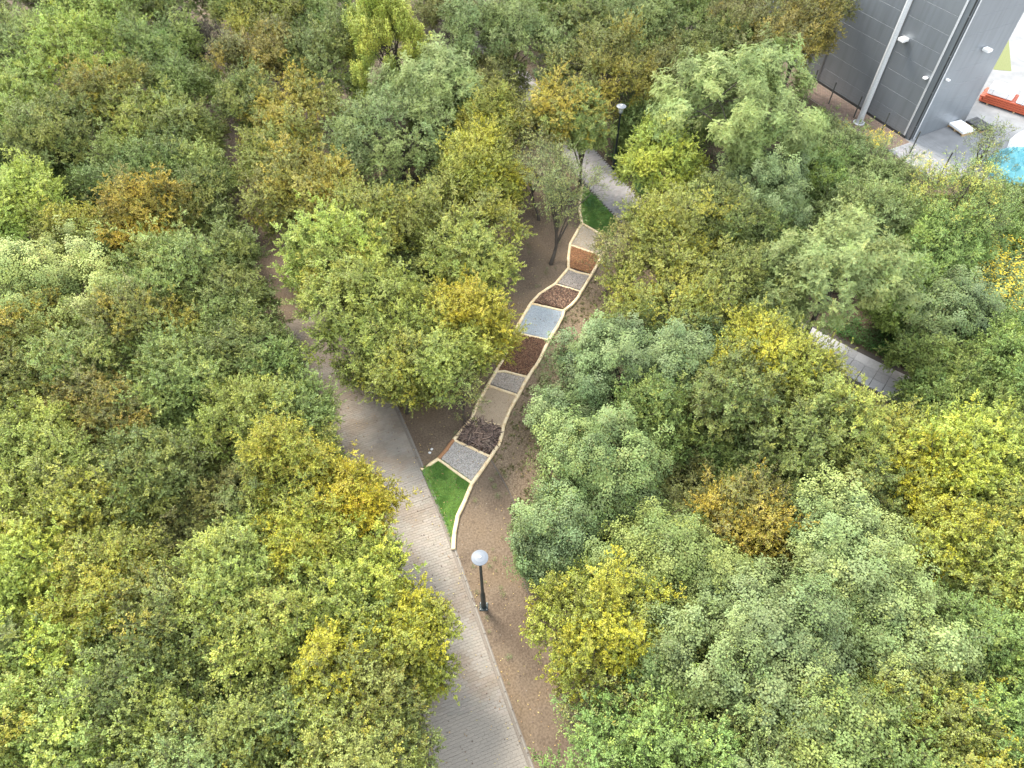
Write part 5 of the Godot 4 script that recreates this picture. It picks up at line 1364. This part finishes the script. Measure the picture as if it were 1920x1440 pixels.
	for a in t:
		grow(a[0], a[1], a[2], Vector3(a[3], 0, a[4]), Vector3(a[5], 0, a[6]), a[7], a[8], a[9], a[10])
	# the wood goes on outside the picture
	rng.seed = 77
	var where := []
	var tints := []
	for m in [[-32.0, -39.8, "olive"], [-27.1, -30.4, "sage"], [-23.8, -22.9, "yel"], [-21.1, -17.0, "olive"], [-19.0, -12.8, "sage"], [-17.3, -9.3, "yel"], [-15.9, -6.1, "olive"], [-12.5, -3.4, "yel"], [-9.9, -3.2, "olive"], [-7.4, -3.2, "sage"], [-5.2, -3.3, "yel"], [4.0, -3.3, "green2"], [6.7, -3.1, "sagemaple"], [9.4, -3.3, "green"], [11.6, -3.3, "yel"], [14.9, -4.4, "green2"], [16.3, -7.3, "sage2"], [17.8, -10.2, "yel"], [19.2, -13.2, "green"], [21.1, -17.0, "green2"], [-35.2, -56.7, "olive"], [-28.5, -56.7, "dark"], [-18.8, -56.7, "olive"], [-12.5, -56.7, "dark"], [-6.6, -55.8, "grey"], [-1.2, -56.7, "olive"], [4.7, -56.7, "dark"], [10.6, -56.7, "dark"]]:
		var c := crown_of(m[2], "tree", Vector3(m[0], 0, m[1]), 2.4, 4.8)
		where.append_array(c[1]); tints.append_array(c[2])
	tag(scatter("woods", sprays.small[0], null, where, tints), "wood continuing past the borders of the picture", "woods", "", "stuff")

# ---------------------------------------------------------------- ground cover
func ground_cover() -> void:
	rng.seed = 90
	var nz := FastNoiseLite.new()
	nz.seed = 12; nz.frequency = .12; nz.fractal_octaves = 3
	var where := []
	var tints := []
	var strip := [Vector2(16.51, -50.23), Vector2(24.91, -34.09)]
	# undergrowth beneath the trees
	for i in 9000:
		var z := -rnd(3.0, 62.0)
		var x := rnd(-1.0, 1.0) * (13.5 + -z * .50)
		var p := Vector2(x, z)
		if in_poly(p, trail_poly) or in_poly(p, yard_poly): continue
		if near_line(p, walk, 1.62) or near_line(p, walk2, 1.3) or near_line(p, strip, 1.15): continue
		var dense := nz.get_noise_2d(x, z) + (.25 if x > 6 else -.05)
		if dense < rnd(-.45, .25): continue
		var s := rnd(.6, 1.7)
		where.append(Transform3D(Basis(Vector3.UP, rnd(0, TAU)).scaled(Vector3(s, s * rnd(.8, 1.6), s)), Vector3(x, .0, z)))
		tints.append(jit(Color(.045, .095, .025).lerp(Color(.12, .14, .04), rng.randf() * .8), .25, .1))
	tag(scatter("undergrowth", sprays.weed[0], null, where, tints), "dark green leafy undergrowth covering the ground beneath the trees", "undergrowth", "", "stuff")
	# bright verge plants along the paths
	where = []; tints = []
	for q in [[-6.9, -15.8, 1.2, 160], [7.2, -36.8, 1.6, 170], [3.5, -44.1, 2.6, 240], [4.6, -31.8, 0.7, 20], [17.8, -21.3, 1.0, 60], [18.3, -16.4, 1.2, 70], [2.5, -44.8, 2.0, 120], [-8.2, -18.8, 0.9, 70], [5.8, -34.7, 0.8, 60], [7.3, -33.2, 0.8, 60], [16.1, -21.9, 1.3, 120], [14.6, -21.9, 1.2, 90], [17.2, -20.4, 1.0, 80], [13.3, -22.6, 1.0, 60]]:
		for i in q[3]:
			var a := rnd(0, TAU)
			var rr := sqrt(rng.randf())
			var p := Vector2(q[0] + cos(a) * rr * q[2], q[1] + sin(a) * rr * q[2])
			if near_line(p, walk, 1.5) or near_line(p, walk2, 1.2): continue
			where.append(Transform3D(Basis(Vector3.UP, rnd(0, TAU)).scaled(Vector3.ONE * rnd(.5, 1.1)), Vector3(p.x, 0, p.y)))
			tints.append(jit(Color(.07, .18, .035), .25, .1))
	tag(scatter("verge_plants", sprays.weed[0], null, where, tints), "bright green low plants on the verges of the paths", "ground cover", "", "stuff")
	# goldenrod
	for g in [[21.5, -37.3, 0.9, 60, "small clump of yellow goldenrod at the fence near the building corner"], [23.6, -25.2, 2.6, 300, "large yellow goldenrod patch at the right edge"], [19.3, -38.4, 0.9, 30, "few yellow goldenrod stems at the foot of the mast"], [23.1, -35.0, 0.9, 26, "sparse goldenrod stems behind the fence by the block apron"]]:
		where = []; tints = []
		for i in g[3]:
			var a := rnd(0, TAU)
			var rr := sqrt(rng.randf())
			where.append(Transform3D(Basis.from_euler(Vector3(rnd(-.25, .25), rnd(0, TAU), rnd(-.25, .25))).scaled(Vector3.ONE * rnd(.8, 1.2) * (1.7 if g[3] > 200 else 1.0)), Vector3(g[0] + cos(a) * rr * g[2], 0, g[1] + sin(a) * rr * g[2])))
			tints.append(jit(Color(1, 1, 1), .15, .05))
		tag(scatter("goldenrod", sprays.goldenrod[0], null, where, tints), g[4], "flowers", "goldenrod patches", "stuff")
	# dry grass and small weeds on the soil beside the beds
	where = []; tints = []
	for p in points_in(PackedVector2Array([Vector2(-0.75, -15.58), Vector2(-0.33, -17.16), Vector2(0.34, -18.79), Vector2(1.76, -21.95), Vector2(2.58, -23.86), Vector2(3.50, -25.17), Vector2(4.19, -26.43), Vector2(4.98, -25.85), Vector2(5.51, -23.30), Vector2(4.58, -21.29), Vector2(2.55, -19.43), Vector2(1.33, -17.16), Vector2(1.06, -15.33), Vector2(0.51, -13.18), Vector2(0.00, -13.88)]), 900):
		if rng.randf() < .5 and nz.get_noise_2d(p.x * 6, p.y * 6) < 0.0: continue
		where.append(Transform3D(Basis(Vector3.UP, rnd(0, TAU)).scaled(Vector3.ONE * rnd(.5, 1.3)), Vector3(p.x, 0, p.y)))
		tints.append(jit(Color(.26, .22, .10).lerp(Color(.14, .18, .06), rng.randf()), .2, .06))
	tag(scatter("dry_grass", sprays.tuft[0], null, where, tints), "thin dry grass on the tan soil right of the beds", "grass", "", "stuff")
	# fallen leaves and crumbs of earth
	where = []; tints = []
	var lm := Mb.new()
	leaf(lm, Vector3(-.03, .003, 0), Vector3.RIGHT, Vector3.UP, .06, .04, Color.WHITE)
	for i in 3400:
		var p := Vector2.ZERO
		if i % 2:
			var at: Array = along(walk, rnd(4, 62))
			var d: Vector2 = at[1]
			p = at[0] + Vector2(-d.y, d.x) * (1.7 * (1.0 - 2.0 * pow(rng.randf(), 1.4)))
		else:
			var pp := points_in(trail_poly, 1)
			if pp.is_empty(): continue
			p = pp[0]
		where.append(Transform3D(Basis.from_euler(Vector3(rnd(-.3, .3), rnd(0, TAU), rnd(-.3, .3))).scaled(Vector3.ONE * rnd(.6, 1.2)), Vector3(p.x, .068 if near_line(p, walk, 1.45) else (.075 if bed_polys.any(func(b): return in_poly(p, b)) else .018), p.y)))
		tints.append(jit([Color(.36, .25, .09), Color(.22, .14, .07), Color(.42, .33, .12), Color(.13, .08, .05), Color(.09, .055, .035)][rng.randi() % 5], .25, .1))
	tag(scatter("fallen_leaves", lm.mesh(), M.leaf, where, tints), "small yellow and brown leaves scattered on path and soil", "leaves", "", "stuff")
	# clods, small stones and a few weeds on the bare soil
	where = []; tints = []
	var clod := stone_mesh()
	for p in points_in(trail_poly, 1300):
		if bed_polys.any(func(b): return in_poly(p, b)) or near_line(p, walk, 1.5): continue
		var s := rnd(.006, .022)
		where.append(Transform3D(Basis.from_euler(Vector3(rnd(-.4, .4), rnd(0, TAU), rnd(-.4, .4))).scaled(Vector3(s, s * .7, s)), Vector3(p.x, .008, p.y)))
		tints.append(jit([Color(.12, .085, .055), Color(.18, .135, .09), Color(.075, .05, .035), Color(.30, .26, .21)][rng.randi() % 4], .2, .05))
	tag(scatter("soil_clods", clod, M.stones, where, tints), "crumbs of earth and small stones on the bare soil", "soil", "", "stuff")
	where = []; tints = []
	for p in points_in(trail_poly, 420):
		if bed_polys.any(func(b): return in_poly(p, b)) or near_line(p, walk, 1.5): continue
		if nz.get_noise_2d(p.x * 4, p.y * 4) < .05: continue
		where.append(Transform3D(Basis(Vector3.UP, rnd(0, TAU)).scaled(Vector3.ONE * rnd(.2, .55)), Vector3(p.x, 0, p.y)))
		tints.append(jit(Color(.15, .18, .07), .25, .1))
	tag(scatter("soil_weeds", sprays.weed[0], null, where, tints), "small weeds sprouting on the bare soil", "weeds", "", "stuff")
	# pale dead stalks in the gap at the right
	for k in 5:
		rng.seed = 300 + k
		var a: Vector3 = Vector3(19.09, 0, -16.67) + [Vector3(.2, 0, -.4), Vector3(.35, 0, .15), Vector3(.1, 0, -.95), Vector3(-.1, 0, -.15), Vector3(.9, 0, -.3)][k]
		var e: Vector3 = a + Vector3([2.4, 1.7, 1.8, 1.0, 1.6][k], rnd(.5, 1.1), rnd(-1.2, -.6))
		var mb := Mb.new()
		mb.tube([Vector3.ZERO, (e - a) * .5 + rdir() * .06, e - a], [.02, .016, .008], 5)
		var sub := Mb.new()
		sub.tube([(e - a) * .55, (e - a) * .8 + Vector3(.1, .2, .15)], [.009, .004], 4)
		var o := thing("fallen_branch", ["longest pale dead branch in the dark gap, right edge", "pale dead branch, lowest in the dark gap at the right edge", "pale dead branch, uppermost in the dark gap at the right edge", "short pale dead branch beside the grass-green bush", "pale dead branch nearest the right edge in the gap"][k], "branch", Vector3(a.x, 0, a.z), "pale dead branches at the right edge")
		var mi := part("stem", mb.mesh(), M.dead_wood, o)
		mi.position.y = .03
		var si := part("twig", sub.mesh(), M.dead_wood, o)
		si.position.y = .03
